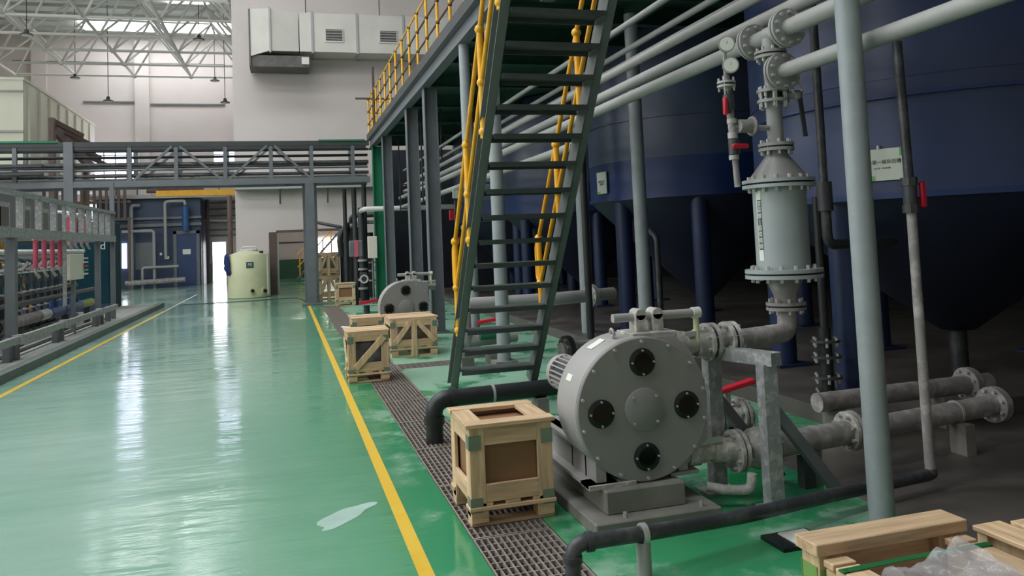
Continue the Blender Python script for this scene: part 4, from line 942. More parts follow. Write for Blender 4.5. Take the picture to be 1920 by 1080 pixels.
# ================================================================== TIMBER CRATES
def wood(mb, nm, ax, parent, **k):
    return mb.build(nm, 'wood_'+ax, parent, smooth=0, bevel=.003, **k)
def crate(lab, x0, x1, y0, y1, h, style, foot=.1, pw=.09, content='cardboard', lidgap=True):
    t = thing('timber_crate', lab, 'crate', ((x0+x1)/2,(y0+y1)/2,0), 'timber crates')
    th = .022; z0 = foot; z1 = h-.03; X = x1-x0
    # pallet: runners and blocks
    for y in (y0+.01, y1-.1):
        wood(MB().bx(x0,x1,y,y+.09,0,.02), 'runner_board', 'x', t)
    for x in ((x0,x1-.1) if X < .6 else (x0,(x0+x1)/2-.05,x1-.1)):
        for y in (y0+.0, y1-.1): wood(MB().bx(x,x+.1,y,y+.1,.02,z0-.022), 'pallet_block', 'x', t)
    wood(MB().bx(x0-.01,x1+.01,y0-.01,y0+.1,z0-.022,z0), 'deck_board', 'x', t); wood(MB().bx(x0-.01,x1+.01,y1-.1,y1+.01,z0-.022,z0), 'deck_board', 'x', t)
    for k in range(3):
        a = x0 + X*(k+.5)/3 - .045; wood(MB().bx(a,a+.09,y0,y1,z0,z0+.02), 'floor_slat', 'y', t)
    # content
    ins = .035
    if content == 'cardboard': MB().bx(x0+ins,x1-ins,y0+ins,y1-ins,z0+.025,z1-.03).build('carton', 'cardboard', t, smooth=0)
    elif content == 'film': MB().bx(x0+.06,x1-.06,y0+.08,y1-.06,z0+.025,z1-.1).build('wrapped_load', 'wrapped', t, smooth=0, bevel=.03)
    elif content == 'motor':
        MB().lathe((x0+.08,(y0+y1)/2,z0+.2),(1,0,0),[(0,.1),(.05,.15),(X-.26,.15),(X-.2,.09),(X-.14,.07)],20).build('packed_motor', 'pump_grey_lit', t)
    # front and back frames
    for y, s in ((y0,-1),(y1,1)):
        ya, yb = (y-th*0, y+th) if s < 0 else (y-th, y)
        for x in (x0, x1-pw): wood(MB().bx(x,x+pw,ya,yb,z0,z1), 'upright', 'z', t)
        wood(MB().bx(x0+pw,x1-pw,ya,yb,z1-.1,z1), 'rail', 'x', t); wood(MB().bx(x0+pw,x1-pw,ya,yb,z0+.02,z0+.12), 'rail', 'x', t)
        if style == 'Z':
            wood(MB().beam((x0+pw*.9,ya-.008,z0+.06),(x1-pw*.6,ya-.008,z1-.06),.075,.02,(0,1,0)), 'diagonal', 'z', t)
        if style == 'A':
            c_ = x0+X*.5
            wood(MB().bx(c_-.04,c_+.04,ya-.012,ya+.01,0,z1), 'centre_post', 'z', t)
            for e_ in (x0+pw*.6, x1-pw*.4): wood(MB().beam((e_,ya-.006,z0+.08),(c_+(.05 if e_ > c_ else -.05),ya-.006,z1-.04),.07,.02,(0,1,0)), 'diagonal', 'z', t)
    # sides
    for x, s in ((x0,1),(x1,-1)):
        xa, xb = (x, x+th) if s > 0 else (x-th, x)
        for y in (y0+th, y1-th-.08): wood(MB().bx(xa,xb,y,y+.08,z0-.06,z1), 'side_upright', 'z', t)
        wood(MB().bx(xa,xb,y0+th+.08,y1-th-.08,z1-.1,z1), 'side_rail', 'y', t); wood(MB().bx(xa,xb,y0+th+.08,y1-th-.08,z0+.02,z0+.12), 'side_rail', 'y', t)
        if style == 'A' and s < 0:
            for k in range(3):
                y = y0+.12+k*(y1-y0-.2)/3; wood(MB().bx(xb,xb+.012,y,y+.1,z0-.03,z1), 'side_board', 'z', t)
        if style == 'Z': wood(MB().beam(((xa+xb)/2-s*.02,y0+.08,z0+.1),((xa+xb)/2-s*.02,y1-.08,z1-.1),.02,.07), 'side_diagonal', 'y', t)
    # top boards
    nb = 2 if style == 'P' else 4
    for k in range(nb):
        if style == 'P': a = (y0-.012, y1-.1)[k]; b_ = a+.11
        else: a = y0 + (y1-y0)*k/nb; b_ = a + (y1-y0)/nb*.82
        r_ = random.uniform(-.008,.008) if style != 'P' else 0
        wood(MB().bx(x0-.02-r_,x1+.02+r_,a,b_,h-.03,h-.006+r_*.4), 'top_board', 'x', t)
    if style == 'P':
        for x in (x0-.01,x1-.1): wood(MB().bx(x,x+.11,y0+.1,y1-.1,h-.032,h-.008), 'top_board', 'y', t)
    # sheet metal corner brackets
    for x in (x0-.002, x1-.068):
        for z in (z0-.03, z1-.12):
            MB().bx(x,x+.07,y0-.004,y0-.001,z,z+.08).build('corner_bracket', 'bracket', t, smooth=0)
    for z in (z0-.03, z1-.12): MB().bx(x0-.004,x0-.001,y0,y0+.07,z,z+.08).build('corner_bracket', 'bracket', t, smooth=0)
    return t
mat('wrapped', (116,110,122), .3, var=.4, scale=8, bump=.6)
crate('square timber crate with a cardboard carton inside, next to the large drum pump', .97,1.46,4.43,4.95,.575,'P',.11)
crate('tall timber crate with one diagonal brace beside the yellow line', .685,1.16,9.52,10.05,.61,'Z',.11,content='film')
crate('wide timber crate with A-shaped braces and a motor inside, before the far pump', 1.42,2.08,11.35,12.15,.56,'A',.12,content='motor')
crate('low slatted timber crate just behind the diagonal-braced crate', .98,1.44,12.5,13.1,.5,'W',.1)
crate('small timber crate with brown panel near the bridge leg', 1.3,1.82,21.9,22.4,.62,'P',.12)
crate('open lattice crate, lower of the pair stacked by the bridge leg', 1.0,1.6,25.0,25.6,.72,'A',.1,content='none')
t_ = crate('open lattice crate, upper of the pair stacked by the bridge leg', 1.0,1.6,26.0,26.6,.72,'A',.1,content='none')
t_.location.z += .725; t_.location.y -= 1.0
# loose elbow pipe at the drain edge
single('loose_pipe', MB().tube([(1.05,15.9,.03),(1.3,15.4,.03),(1.25,14.2,.05),(1.55,13.9,.05)],.03,10,.12), 'pipe_white', 'loose white bent pipe lying at the drain beside the crates', 'pipe')

# near open crate with plastic film
bx0, bx1, by0, by1, bh = 1.84, 2.48, 1.5, 2.66, .45
t = thing('timber_crate', 'open timber crate with plastic film and green straps beside the near round column', 'crate', (2.16,2.1,0), 'timber crates')
wood(MB().bx(bx0-.02,bx1+.02,by1-.13,by1+.0,bh-.045,bh), 'end_plank', 'x', t)
wood(MB().bx(bx0,bx0+.1,by1-.11,by1-.01,0,bh-.045), 'corner_post', 'z', t); wood(MB().bx(bx1-.1,bx1,by1-.11,by1-.01,0,bh-.045), 'corner_post', 'z', t)
wood(MB().bx(bx0+.1,bx1-.1,by1-.06,by1-.03,.05,bh-.045), 'end_panel', 'x', t)
for x in (bx0, bx1-.1):
    wood(MB().bx(x,x+.1,by1-.19,by1-.135,bh-.075,bh-.05), 'batten', 'x', t)
    wood(MB().bx(x,x+.1,by0,by1-.2,bh-.085,bh-.055), 'side_plank', 'y', t)
    for k in range(3): wood(MB().bx(x+.02,x+.04,by0,by1-.12,.02+k*.115,.13+k*.115), 'side_board', 'y', t)
wood(MB().bx(bx0,bx1,by0,by0+.1,bh-.09,bh-.05), 'end_plank', 'x', t)
MB().bx(bx0+.04,bx1-.04,by0+.02,by1-.1,.06,.085).build('floor_panel', 'wood_y', t, smooth=0)
s_ = MB()
yS = by1-.24
s_.beam((bx0-.004,yS,bh-.052),(bx0+.1,yS,bh-.05),.03,.003).beam((bx0+.1,yS,bh-.05),(bx0+.3,yS+.02,bh-.058),.03,.003,).beam((bx0+.3,yS+.02,bh-.058),(bx1+.004,yS,bh-.05),.03,.003)
s_.bx(bx0+.014,bx0+.018,yS-.015,yS+.015,.0,bh-.05).bx(bx1,bx1+.004,yS-.015,yS+.015,0,bh-.05).bx(bx0-.006,bx0+.018,yS-.015,yS+.015,bh-.056,bh-.05)
s_.build('strap', 'strap_green', t, smooth=0)
MB().bx(bx0-.004,bx0-.001,by1-.1,by1-.02,bh-.17,bh-.09).bx(bx0+.0,bx0+.07,by1-.008,by1-.005,bh-.17,bh-.09).bx(bx0+.0,bx0+.09,by1-.114,by1-.111,bh-.17,bh-.1).build('green_label', 'sticker_green', t, smooth=0)
random.seed(11)
nx_, ny_ = 70, 90; v = []; f = []
ph = [(random.uniform(-16,16),random.uniform(-20,20),random.uniform(0,6.3),random.uniform(.3,1)) for _ in range(11)]
for j in range(ny_):
    for i in range(nx_):
        u, q = i/(nx_-1), j/(ny_-1)
        hh = sum(a[3]*abs(math.sin(a[0]*u+a[1]*q+a[2])) for a in ph)/sum(a[3] for a in ph)
        env = min(1, 12*u, 12*(1-u)) * min(1, 9*(1-q))
        v.append((bx0+.105+u*(bx1-bx0-.21), by0+.12+q*(by1-by0-.3), .28+.05*env+.17*hh*env*(.75+.25*math.sin(5*u+3.2*q+.4)) + random.uniform(-.0015,.0015)))
for j in range(ny_-1):
    for i in range(nx_-1): a = j*nx_+i; f.append((a,a+1,a+nx_+1,a+nx_))
single('plastic_film', MB().add(v,f), 'film', 'crumpled clear plastic film heaped in the open crate', 'plastic film', smooth=50)
single('packed_part', MB().bx(bx0+.14,bx1-.14,by0+.2,by1-.35,.09,.2), 'pvc_light', 'pale packed machine part under the plastic film', 'machine part', bevel=.02)
t = thing('timber_crate', 'low open timber crate standing beside the film-filled crate', 'crate', (2.9,2.1,0), 'timber crates')
cx0, cx1, cy1, ch = 2.62, 3.2, 2.62, .385
wood(MB().bx(cx0-.01,cx0+.13,1.5,cy1,ch-.02,ch), 'top_plank', 'y', t); wood(MB().bx(cx0+.02,cx0+.045,cy1-.32,cy1-.02,.03,ch-.025), 'side_panel', 'z', t)
wood(MB().bx(cx0,cx0+.03,cy1-.06,cy1-.01,0,ch-.02), 'corner_post', 'z', t); wood(MB().bx(cx0+.16,cx1,cy1-.12,cy1-.02,ch-.02,ch), 'top_plank', 'x', t)
wood(MB().bx(cx0+.02,cx0+.05,1.5,cy1-.33,ch-.19,ch-.1), 'side_board', 'y', t); wood(MB().bx(cx0+.02,cx0+.05,1.5,cy1-.33,.05,.16), 'side_board', 'y', t)
wood(MB().bx(cx0+.1,cx1,cy1-.05,cy1-.02,.03,ch-.02), 'end_panel', 'x', t); wood(MB().bx(cx1-.05,cx1,1.5,cy1-.06,.03,ch), 'side_panel', 'y', t)

# ================================================================== WHITE POLY TANK WITH JACKET
t = thing('poly_tank', 'cream plastic round tank standing before the white wall', 'tank', (-1.18,28.75,0))
tx_, ty_ = -1.18, 28.78
MB().lathe((tx_,ty_,0),(0,0,1),[(0,.66),(.02,.69),(.1,.69),(1.42,.685),(1.47,.66),(1.58,.3),(1.6,.28)],48).build('body', 'poly_tank', t)
MB().lathe((tx_,ty_,1.58),(0,0,1),[(0,.3),(.05,.3),(.08,.26)],32).build('lid', 'pipe_white', t)
MB().tube([(tx_-.2,ty_-.2,1.6),(tx_-.2,ty_-.2,1.72),(tx_+.25,ty_-.2,1.72),(tx_+.25,ty_-.2,1.62)],.03,8).build('lid_handle', 'pipe_white', t)
MB().cyl((tx_+.42,ty_-.35,1.42),(tx_+.42,ty_-.35,1.58),.07,n=12).build('vent_cap', 'steel_dark', t)
MB().tube([(tx_+.62,ty_-.38,1.45),(tx_+.62,ty_-.42,.1)],.03,8).build('level_tube', 'pipe_white', t)
for a_, z_, nm in ((-80,.25,'drain_nozzle'),(-45,.22,'drain_nozzle')):
    a = math.radians(a_); n_ = Vector((math.cos(a),math.sin(a),0)); c_ = Vector((tx_,ty_,z_))+n_*.68
    MB().cyl(c_, c_+n_*.1, .06,n=12).build(nm, 'black_rubber', t); MB().cyl(c_,c_+n_*.04,.11,n=16).build('nozzle_flange', 'poly_tank', t)
a = math.radians(-85); n_ = Vector((math.cos(a),math.sin(a),0)); tx = Vector((-n_.y,n_.x,0)); c_ = Vector((tx_,ty_,1.12))+n_*.69
MB().add([c_+tx*i*.12+Vector((0,0,j*.1))+n_*.006 for i,j in ((-1,-1),(1,-1),(1,1),(-1,1))],[(0,1,2,3)]).build('logo_plate', 'strip_dark', t, smooth=0)
text_mesh('logo_lettering', 'PE', .14, 'letter_white', t, c_+n_*.009, Matrix(((tx.x,0,n_.x,0),(tx.y,0,n_.y,0),(0,1,0,0),(0,0,0,1))))
# jacket hung on the tank shoulder
v = []; f = []; nn = 12
for j in range(9):
    for i in range(nn):
        q = j/8; a = math.radians(196 + (i/(nn-1)-.5)*(34+14*q)); r_ = .71 + .03*math.sin(i*1.9+j*.7) + (.05 if 0 < j < 7 else .0)
        v.append((tx_+r_*math.cos(a), ty_+r_*math.sin(a), 1.5-.68*q + .04*math.sin(i*1.3)*(q > .9)))
for j in range(8):
    for i in range(nn-1): a = j*nn+i; f.append((a,a+1,a+nn+1,a+nn))
jk = single('work_jacket', MB().add(v,f), 'jacket_blue', 'dark blue work jacket hung over the side of the cream plastic tank', 'jacket')
sm = jk.modifiers.new('cloth', 'SOLIDIFY'); sm.thickness = .025
t = None

# ================================================================== BLACK PUMP SKID BY THE BRIDGE LEG
t = thing('black_filter_vessel', 'black cylindrical filter vessel with pipes behind the bridge leg', 'vessel', (2.02,25.2,0))
MB().lathe((2.02,25.2,0),(0,0,1),[(0,.36),(1.55,.36),(1.6,.4),(1.68,.4),(1.75,.34),(2.15,.25),(2.2,.2)],32).build('vessel', 'pipe_black', t)
MB().bolts((2.02,25.2,1.64),(0,0,1),.38,12,.03,.2).build('bolt_ring', 'pvc_dark', t)
MB().cyl((2.56,24.9,0),(2.56,24.9,2.0),.1,n=12).build('riser', 'pipe_black', t)
for z_ in (.5,.8,1.05,1.4): MB().cyl((2.56,24.9,z_),(2.56,24.9,z_+.05),.17,n=14).build('collar', 'pvc_light', t)
MB().tube([(2.02,25.2,2.15),(2.02,25.1,2.55),(2.4,24.9,2.55),(2.9,24.8,2.55)],.08,12).build('top_pipe', 'pipe_dark', t)
MB().tube([(1.68,24.8,1.3),(1.62,24.75,1.9),(1.9,24.95,2.3)],.09,12).build('side_hose', 'pvc_dark', t)
MB().tube([(1.7,25.0,2.2),(1.1,25.3,2.35),(.7,26,2.5)],.05,8).build('thin_hose', 'pvc_dark', t)
t = thing('filter_column', 'slim black filter column with pale collars behind the bridge leg', 'vessel', (2.85,24.3,0))
MB().cyl((2.85,24.3,0),(2.85,24.3,1.9),.2,n=18).build('column', 'pipe_black', t)
for z_ in (.4,.9,1.4,1.85): MB().cyl((2.85,24.3,z_),(2.85,24.3,z_+.07),.25,n=18).build('collar', 'pvc_light', t)
MB().tube([(2.85,24.3,1.9),(2.85,24.3,2.3),(2.3,24.0,2.3),(1.9,24.0,2.2)],.06,10).build('top_pipe', 'pvc_light', t)
t = thing('pipe_manifold', 'black pipe manifold rising beside the green column', 'pipework', (2.2,22.9,0))
for x,y,r,z1 in ((2.15,23.2,.09,2.7),(2.0,23.6,.07,3.3),(2.28,23.5,.07,3.4),(1.75,23.9,.06,3.3)): MB().cyl((x,y,0),(x,y,z1),r,n=12).build('riser', 'pvc_dark', t)
MB().tube([(2.15,23.2,2.6),(2.15,22.2,2.6),(2.15,22.1,2.6),(5.2,22.1,2.6)],.07,12,.15).build('white_header', 'pipe_white', t)
for z_ in (.35,.6,.9,1.15): MB().cyl((2.15,23.2,z_),(2.15,23.2,z_+.06),.15,n=14).build('collar', 'pvc_light', t)
MB().box((2.1,22.4,.75),(.22,.2,.22)).build('actuator', 'pvc_dark', t, bevel=.03)
MB().ring((2.1,22.28,.68),(0,1,0),.08,.12,.04,16).build('hand_wheel', 'pipe_white', t)
t = thing('control_box', 'pale grey control box mounted beside the green column', 'electrical box', (2.42,22.0,1.15))
MB().bx(2.2,2.45,21.95,22.1,1.25,1.85).build('box', 'box_cream', t, smooth=0, bevel=.01); MB().cyl((2.32,22.05,0),(2.32,22.05,1.25),.025,n=8).build('pole', 'steel_grey', t)
t = thing('valve_actuator', 'grey actuator box with a pink stripe on the black manifold', 'actuator', (1.85,22.3,1.3))
MB().bx(1.72,2.08,22.2,22.4,1.3,1.75).build('box', 'steel_grey', t, smooth=0, bevel=.02); MB().bx(1.86,1.95,22.18,22.2,1.3,1.76).build('pink_stripe', 'pink', t, smooth=0); MB().cyl((1.9,22.3,0),(1.9,22.3,1.3),.04,n=8).build('stand', 'pvc_dark', t)
t = thing('red_valve_train', 'low valve train with red levers beside the far pump', 'valve', (1.7,15.5,0))
MB().cyl((1.3,15.6,.25),(2.3,15.6,.25),.07,n=12).build('pipe_run', 'steel_green', t)
for x in (1.5,1.95): MB().cyl((x,15.6,.1),(x,15.6,.45),.06,n=10).build('valve_body', 'steel_dark', t); MB().beam((x-.15,15.5,.5),(x+.2,15.5,.55),.07,.05).build('red_lever', 'red', t, smooth=0)
MB().bx(1.6,1.8,15.5,15.7,0,.2).build('foot', 'concrete', t, smooth=0)
single('control_conduit', MB().tube([(2.9,18,0),(2.9,18,2.6)],.03,8), 'pipe_grey', 'thin pale conduit post between the first two H columns', 'conduit')
t = thing('gauge_valve', 'far red-handled valve post with a white gauge behind the staircase', 'valve', (3.05,14.3,1.2))
MB().cyl((3.05,14.3,0),(3.05,14.3,2.35),.03,n=8).build('pipe_run', 'pipe_dark', t)
MB().bx(3.0,3.1,14.25,14.3,2.4,2.55).build('gauge', 'paper', t, smooth=0)
MB().bx(2.92,3.0,14.2,14.28,2.0,2.18).build('red_handle', 'red', t, smooth=0); MB().bx(2.96,3.16,14.2,14.28,1.6,1.68).build('red_handle', 'red', t, smooth=0)
MB().sphere((3.2,14.3,1.85),.07,10).build('white_knob', 'pipe_white', t)

# ================================================================== LEFT: CRASH RAIL, RACK, VALVE BANKS
ZP = .1
t = thing('crash_rail', 'pale steel guard rail on short posts along the raised kerb', 'barrier', (-3.95,16,ZP))
for y0, y1 in ((8.5,13.62),(13.72,16.2),(16.3,19.4),(19.5,21.0)):
    MB().bx(-3.93,-3.85,y0,y1,.35,.46).build('rail', 'galvanised', t, smooth=0)
for y in (13.4,16.0,18.9): MB().bx(-3.96,-3.83,y-.02+.25,y+.12+.25,.33,.48).build('splice_plate', 'wall_grey', t, smooth=0)
for y in (10.6,10.95,13.5,13.85,16.1,16.4,19.2,19.75,20.5): MB().bx(-4.03,-3.935,y-.07,y+.07,ZP,.45).build('post', 'steel_grey', t, smooth=0)
t = thing('pipe_rack_frame', 'grey steel two-tier rack frame along the valve skids', 'rack', (-4.0,17,ZP))
RXl = -4.0
for z0, z1, mt in ((1.95,2.1,'galvanised'),(2.62,2.68,'galvanised')):
    MB().bx(RXl-.06,RXl+.06,9.5,21.3,z0,z1).build('beam', mt, t, smooth=0)
    MB().bx(-7.2,-7.08,9.5,21.3,z0,z1).build('beam', mt, t, smooth=0)
for y, w_ in ((13.75,.14),(21.2,.1)):
    MB().bx(RXl-w_/2,RXl+w_/2,y-w_/2,y+w_/2,ZP,3.4 if y > 20 else 1.95).build('post', 'steel_grey', t, smooth=0)
for y in (19.6,): MB().bx(RXl-.06,RXl+.05,y-.05,y+.05,ZP,1.95).build('post', 'steel_grey', t, smooth=0)
MB().bx(RXl-.03,RXl+.03,16.78,16.84,ZP+.6,2.65).build('thin_post', 'galvanised', t, smooth=0)
for y in (14.2,15.2,16.1,17.45,18.15,18.8,19.4,20.05,20.7): MB().bx(RXl-.05,RXl+.05,y-.05,y+.05,2.1,2.62).build('baluster', 'galvanised', t, smooth=0)
for y in (10.5,13.75,17,21.2):
    MB().bx(-7.14,RXl,y-.05,y+.05,1.96,2.08).build('cross_beam', 'steel_grey', t, smooth=0); MB().bx(-7.2,-7.08,y-.06,y+.06,ZP,2.62).build('rear_post', 'steel_grey', t, smooth=0)
# frosted cabinet windows seen through the rack
t = thing('switch_cabinet', 'long grey switch cabinet with dark square windows behind the valve rack', 'cabinet', (-6.0,16,2.0))
MB().bx(-6.6,-5.4,14.5,22.5,2.1,2.95).build('body', 'steel_grey', t, smooth=0)
for y in (15.2,16.6,18.0,19.4,20.8):
    f_ = MB().bx(-5.41,-5.36,y-.36,y+.36,2.2,2.78).build('window_frame', 'galvanised', t, smooth=0); MB().bx(-5.37,-5.34,y-.24,y+.24,2.3,2.68).build('pane', 'glass_dark', f_, smooth=0)
# manifold header pipe on the slab
t = thing('header_pipe', 'grey and blue sectioned header pipe lying behind the low guard rail', 'pipe', (-4.5,16,ZP))
hx, hz = -4.42, .55
MB().cyl((hx,9,hz),(hx,14.3,hz),.11,n=16).build('grey_section', 'pipe_dusty', t); MB().cyl((hx,14.3,hz),(hx,15.0,hz),.14,n=16).build('black_coupling', 'pipe_black', t)
MB().cyl((hx,14.7,hz+.1),(hx,14.7,hz+.3),.08,n=12).build('vent_stub', 'pipe_black', t)
MB().cyl((hx,15.0,hz),(hx,16.7,hz),.1,n=16).build('grey_section', 'pipe_dusty', t); MB().cyl((hx,16.7,hz),(hx,17.3,hz),.1,n=16).build('white_section', 'pipe_white', t)
for a,b_ in ((17.3,18.2),(18.3,18.9),(19.0,19.7)):
    MB().cyl((hx,a,hz),(hx,b_,hz),.12,n=16).build('blue_section', 'pvc_blue', t); MB().cyl((hx,(a+b_)/2,hz+.1),(hx,(a+b_)/2,hz+.22),.09,n=12).build('blue_cap', 'pvc_blue', t)
MB().cyl((hx,19.7,hz),(hx,20.9,hz),.09,n=14).build('lime_section', 'pvc_lime', t)
for y in (10,12.5,15.6,18.6,20.5): MB().bx(hx-.06,hx+.06,y-.06,y+.06,ZP,hz-.09).build('saddle', 'steel_dark', t, smooth=0)
# valve banks: each unit is one thing, built once and copied
def valve_bank(loc, lab):
    t = thing('valve_bank', lab, 'valve unit', (0,0,0), 'valve banks on the valve skids')
    for k in range(4):
        y = k*.5
        MB().tube([(-.05,y,0),(-.05,y,1.5),(-.6,y,1.62)],.035,8).build('riser', 'pvc_dark', t)
        vb = MB()
        for z_ in (.35,.7,1.05): vb.cyl((-.05,y,z_),(-.05,y,z_+.14),.075,n=10)
        vb.build('valve_bodies', 'pvc_dark', t)
        co = MB()
        for z_ in (.28,.55,.88,1.25): co.cyl((-.05,y,z_),(-.05,y,z_+.035),.065,n=10)
        co.build('union_nuts', 'pvc_light', t)
        MB().beam((.0,y,1.3),(.12,y,1.46),.05,.05).beam((-.05,y,1.32),(.02,y,1.34),.09,.05).build('sample_cock', 'pvc_light', t)
    MB().bx(-.12,.02,-.15,1.65,.1,.16).bx(-.12,.02,-.15,1.65,.82,.86).build('clamp_bar', 'pvc_dark', t, smooth=0)
    t.location = loc; return t
VB = valve_bank((-4.75,15.9,ZP), 'bank of four black valve risers just past the big rack post')
for loc, lab in (((-4.75,13.7,ZP),'bank of four black valve risers directly behind the big rack post'),((-4.85,11.5,ZP),'bank of four black valve risers of the outermost skid'),((-4.8,18.0,ZP),'bank of four black valve risers under the cream control box'),((-4.9,20.1,ZP),'bank of four black valve risers next to the end rack post')):
    copy_tree(VB, loc, lab)
# pink flow tubes
def flow_tubes(loc, lab, n=4, h=.5):
    t = thing('flow_tubes', lab, 'flow meters', (0,0,0), 'pink flow tubes')
    for k in range(n):
        y = k*.52
        tb = MB().cyl((0,y,-h),(0,y,0),.04,n=10).build('tube', 'pink', t)
        MB().tube([(0,y,0),(0,y,.08),(-.25,y,.1)],.03,8,.05).build('top_elbow', 'pipe_white', tb)
        MB().tube([(0,y,-h),(0,y,-h-.08),(.02,y+.12,-h-.16)],.028,8,.05).build('bottom_elbow', 'pvc_light', tb)
    MB().bx(-.03,.0,-.1,n*.52-.42,-.02,.03).build('mount_bar', 'pvc_light', t, smooth=0)
    t.location = loc; return t
FT = flow_tubes((-4.15,15.55,1.95), 'row of four pink flow tubes hanging below the rack beam')
copy_tree(FT, (-4.2,18.0,2.45), 'cluster of pink flow tubes standing above the rack beam')
copy_tree(FT, (-4.3,12.0,2.35), 'pink flow tubes of the outermost skid')
t = thing('control_box', 'cream control box with coloured indicator lamps on the valve rack', 'electrical box', (-4.1,18,1.15))
MB().bx(-4.12,-3.98,17.15,18.25,1.17,1.68).build('box', 'box_cream', t, smooth=0, bevel=.01)
for k, mt in enumerate(('letter_white','letter_white','red','paper_green','letter_white')): MB().bx(-4.0,-3.94,18.15,18.42,1.57-k*.08,1.6-k*.08).build('indicator', mt, t, smooth=0)
MB().bx(-4.08,-4.02,17.6,17.7,.1,1.17).build('stand', 'steel_grey', t, smooth=0)
# yellow ladder steps among the skids
t = thing('access_steps', 'short yellow and grey access steps among the valve skids', 'steps', (-5.6,19.5,ZP))
for x in (-6.2,-5.6): MB().beam((x,18.3,1.9),(x,20.6,ZP+.06),.05,.12).build('stringer', 'steel_grey', t, smooth=0)
for k in range(6): MB().bx(-6.2,-5.6,18.5+k*.36,18.7+k*.36,1.68-k*.28,1.71-k*.28).build('tread', 'brown_steel', t, smooth=0)
for k in range(3): MB().cyl((-5.57,18.6+k*.9,1.4-k*.6),(-5.57,18.6+k*.9,2.0-k*.6),.03,n=8).build('rail_post', 'rail_yellow', t)
MB().cyl((-5.57,18.5,2.05),(-5.57,20.5,.75),.03,n=8).build('rail', 'rail_yellow', t); MB().cyl((-5.57,18.5,1.75),(-5.57,20.5,.45),.03,n=8).build('rail', 'rail_yellow', t)
# horizontal service pipes
for i,(x,z_,mt,lab) in enumerate(((-4.6,1.75,'pipe_white','white service pipe below the rack beam on the valve skids'),(-5.0,1.5,'pipe_grey','grey service pipe behind the valve banks'),(-4.4,.85,'pvc_dark','dark service pipe above the guard rail'),(-4.9,.3,'pipe_black','black service pipe low behind the guard rail'))):
    single('service_pipe', MB().cyl((x,9.5,z_),(x,21,z_),.045,n=10), mt, lab, 'pipe', 'service pipes on the valve skids')
for i in range(3):
    single('floor_conduit', MB().cyl((-4.05-i*.13,9,ZP+.02),(-4.05-i*.13,21.5,ZP+.02),.02,n=8), 'pipe_white' if i%2==0 else 'pvc_dark', ('white floor conduit next to the kerb','dark floor conduit between the two white ones','white floor conduit beside the header pipe')[i], 'conduit', 'floor conduits')
# teal cabinet and black column behind the rack end
t = thing('teal_tank', 'dark teal tank unit behind the end of the valve rack', 'tank', (-5.8,26,0))
MB().bx(-7.6,-4.72,24.6,26.2,.1,2.6).build('body', mat('teal', (18,58,70), .75, var=.1, spec=.2), t, smooth=0, bevel=.03)
MB().bx(-7.6,-4.72,24.55,24.6,.1,.3).build('kick_plate', 'cabin_blue', t, smooth=0)
text_mesh('lettering', 'ad', .3, 'letter_white', t, (-4.95,24.58,1.9), (math.pi/2,0,0))

# ================================================================== FAR BLUE PLANT ROOM AND UPPER GALLERY
t = thing('plant_enclosure', 'dark blue plant enclosure beside the bright doorway', 'enclosure', (-5.6,42,0))
MB().bx(-8.6,-3.95,42.0,44.9,0,4.3).build('body', 'cabin_blue', t, smooth=0)
MB().bx(-8.6,-3.9,41.85,42,2.95,3.1).bx(-8.6,-3.9,41.85,42,3.3,3.42).build('ledge', 'steel_grey', t, smooth=0)
d_ = MB().bx(-5.05,-4.15,41.9,42,0,2.55).build('door', 'door_blue', t, smooth=0)
MB().bx(-5.2,-5.05,41.85,42,0,2.7).bx(-4.15,-4.0,41.85,42,0,2.7).bx(-5.2,-4.0,41.85,42,2.55,2.7).build('door_frame', 'steel_grey', d_, smooth=0)
MB().bx(-4.78,-4.42,41.88,41.9,1.55,1.8).build('door_sign', 'paper', d_, smooth=0)
MB().bx(-6.9,-6.0,41.93,42,.9,2.2).build('grey_panel', 'steel_grey', t, smooth=0)
MB().bx(-7.5,-7.3,41.9,41.95,1.0,2.2).build('bright_strip_window', 'daylight', t, smooth=0)
MB().bx(-5.6,-5.4,41.88,41.95,1.35,1.5).build('white_tag', 'paper', t, smooth=0); MB().bx(-5.82,-5.72,41.88,41.95,1.55,1.68).build('white_tag', 'paper', t, smooth=0)
MB().cyl((-4.6,41.6,2.7),(-4.6,41.6,3.9),.16,n=14).build('blue_stack', 'pvc_blue', t)
def farpipe(pts, r, lab, mt='pipe_grey'): single('far_pipe', MB().tube(pts,r,8), mt, lab, 'pipe', 'pipes at the blue enclosure')
farpipe([(-7.0,41.5,0),(-7.0,41.5,4.0),(-6.7,41.8,4.0)],.08,'tall pale pipe at the outer end of the blue enclosure')
farpipe([(-5.5,41.5,1.4),(-5.5,41.5,4.15),(-4.6,41.5,4.15),(-4.6,41.5,3.95)],.07,'tall pale pipe arching over beside the blue door')
farpipe([(-7.4,41.4,2.75),(-6.0,41.4,2.75),(-6.0,41.4,0)],.07,'pale pipe bending down at the middle of the blue enclosure')
farpipe([(-6.5,41.2,0),(-6.5,41.2,1.0),(-4.9,41.2,1.0)],.06,'low pale pipe in front of the blue enclosure')
farpipe([(-7.2,40.9,.3),(-4.6,41.1,.35)],.12,'fat dusty pipe lying on the floor before the blue enclosure','pipe_dusty')
farpipe([(-4.2,44.5,3.3),(-2.2,44.5,3.2),(-2.2,44.5,4.3)],.05,'white pipe along the corridor wall above the doorway','pipe_white')
for x, y, mt, lab in ((-3.75,43.5,'brown_steel','dark brown post beside the bright doorway'),(-1.85,30.2,'brown_steel','dark brown pipe down the corner of the white block'),(-3.4,40.5,'steel_dark','thin dark post in front of the doorway')):
    if x == -3.4: continue
    single('wall_post', MB().cyl((x,y,0),(x,y,4.3 if y > 40 else 3.6),.09,n=10), mt, lab, 'post')
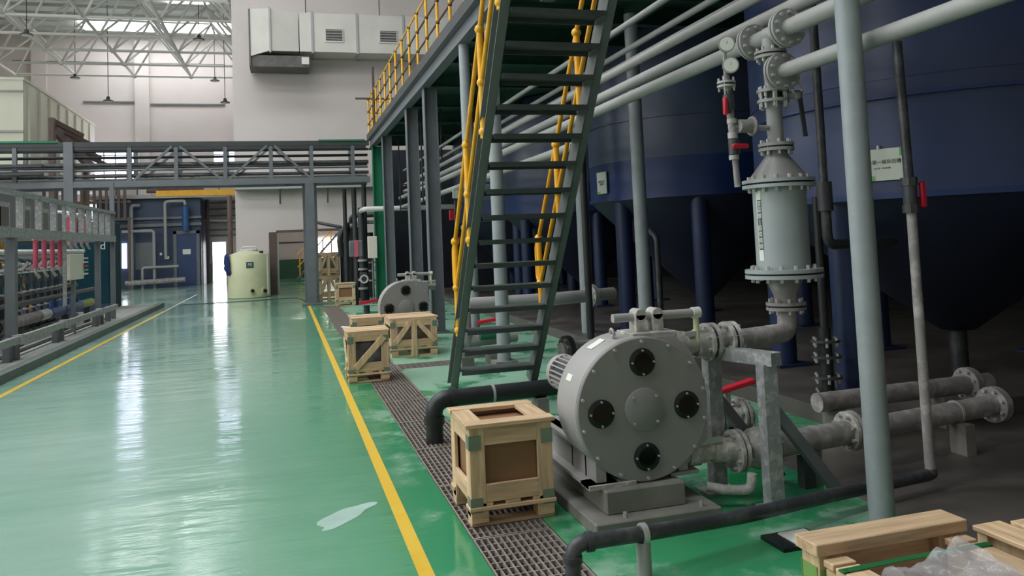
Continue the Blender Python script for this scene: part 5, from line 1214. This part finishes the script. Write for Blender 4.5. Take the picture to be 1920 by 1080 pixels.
t = thing('upper_gallery', 'upper gallery floor with yellow toe board above the blue enclosure', 'gallery', (-5.5,42,4.3))
MB().bx(-8.8,-2.0,41.6,45.1,4.32,4.5).build('slab', 'wall_grey', t, smooth=0)
MB().bx(-5.9,-2.1,41.56,41.6,4.4,4.68).build('toe_board', 'rail_yellow', t, smooth=0)
for k in range(8): MB().cyl((-8.6+k*.93,41.62,4.5),(-8.6+k*.93,41.62,5.5),.035,n=6).build('rail_post', 'brown_steel', t)
for z_ in (5.0,5.5): MB().cyl((-8.7,41.62,z_),(-2.1,41.62,z_),.03,n=6).build('rail', 'brown_steel', t)
t = thing('red_pump', 'dark red machine on the upper gallery', 'machine', (-5,42.2,4.5))
MB().bx(-5.9,-3.8,41.9,42.4,4.5,4.85).build('body', mat('maroon', (110,24,48), .5), t, smooth=0, bevel=.05); MB().cyl((-4.3,42.1,4.85),(-4.3,42.1,5.4),.12,n=10).build('motor', 'maroon', t); MB().cyl((-5.9,42.1,4.7),(-6.4,42.1,4.7),.1,n=10).build('pipe_stub', 'brown_steel', t)
# slatted brown screen left of the gallery
t = thing('slatted_screen', 'brown slatted screen of vertical strips beside the upper gallery', 'screen', (-9,41,3.6))
for k in range(14): MB().bx(-10.6+k*.26,-10.48+k*.26,40.8,40.9,3.3,4.9).build('slat', 'brown_steel', t, smooth=0)
for z_ in (3.3,4.1,4.9): MB().bx(-10.7,-6.9,40.85,40.95,z_,z_+.1).build('rail', 'brown_steel', t, smooth=0)
for x in (-10.6,-7.0): MB().bx(x-.05,x+.05,40.85,40.95,0,3.3).build('post', 'brown_steel', t, smooth=0)

# yellow-railed stair inside the opening
t = thing('inner_stair', 'small steel stair with yellow rail inside the wall opening', 'staircase', (1.2,40,0))
for y in (39.6,40.4): MB().beam((.55,y,.1),(2.6,y,2.3),.06,.2,(0,1,0)).build('stringer', 'steel_grey', t, smooth=0)
for k in range(9): MB().bx(.6+k*.23,.8+k*.23,39.6,40.4,.2+k*.25,.23+k*.25).build('tread', 'steel_grey', t, smooth=0)
for k in range(3): MB().cyl((.7+k*.75,39.58,.3+k*.8),(.7+k*.75,39.58,1.25+k*.8),.03,n=8).build('rail_post', 'rail_yellow', t)
for z_ in (.6,1.2): MB().cyl((.6,39.58,.2+z_-.1),(2.4,39.58,2.1+z_-.1),.028,n=8).build('rail', 'rail_yellow', t)
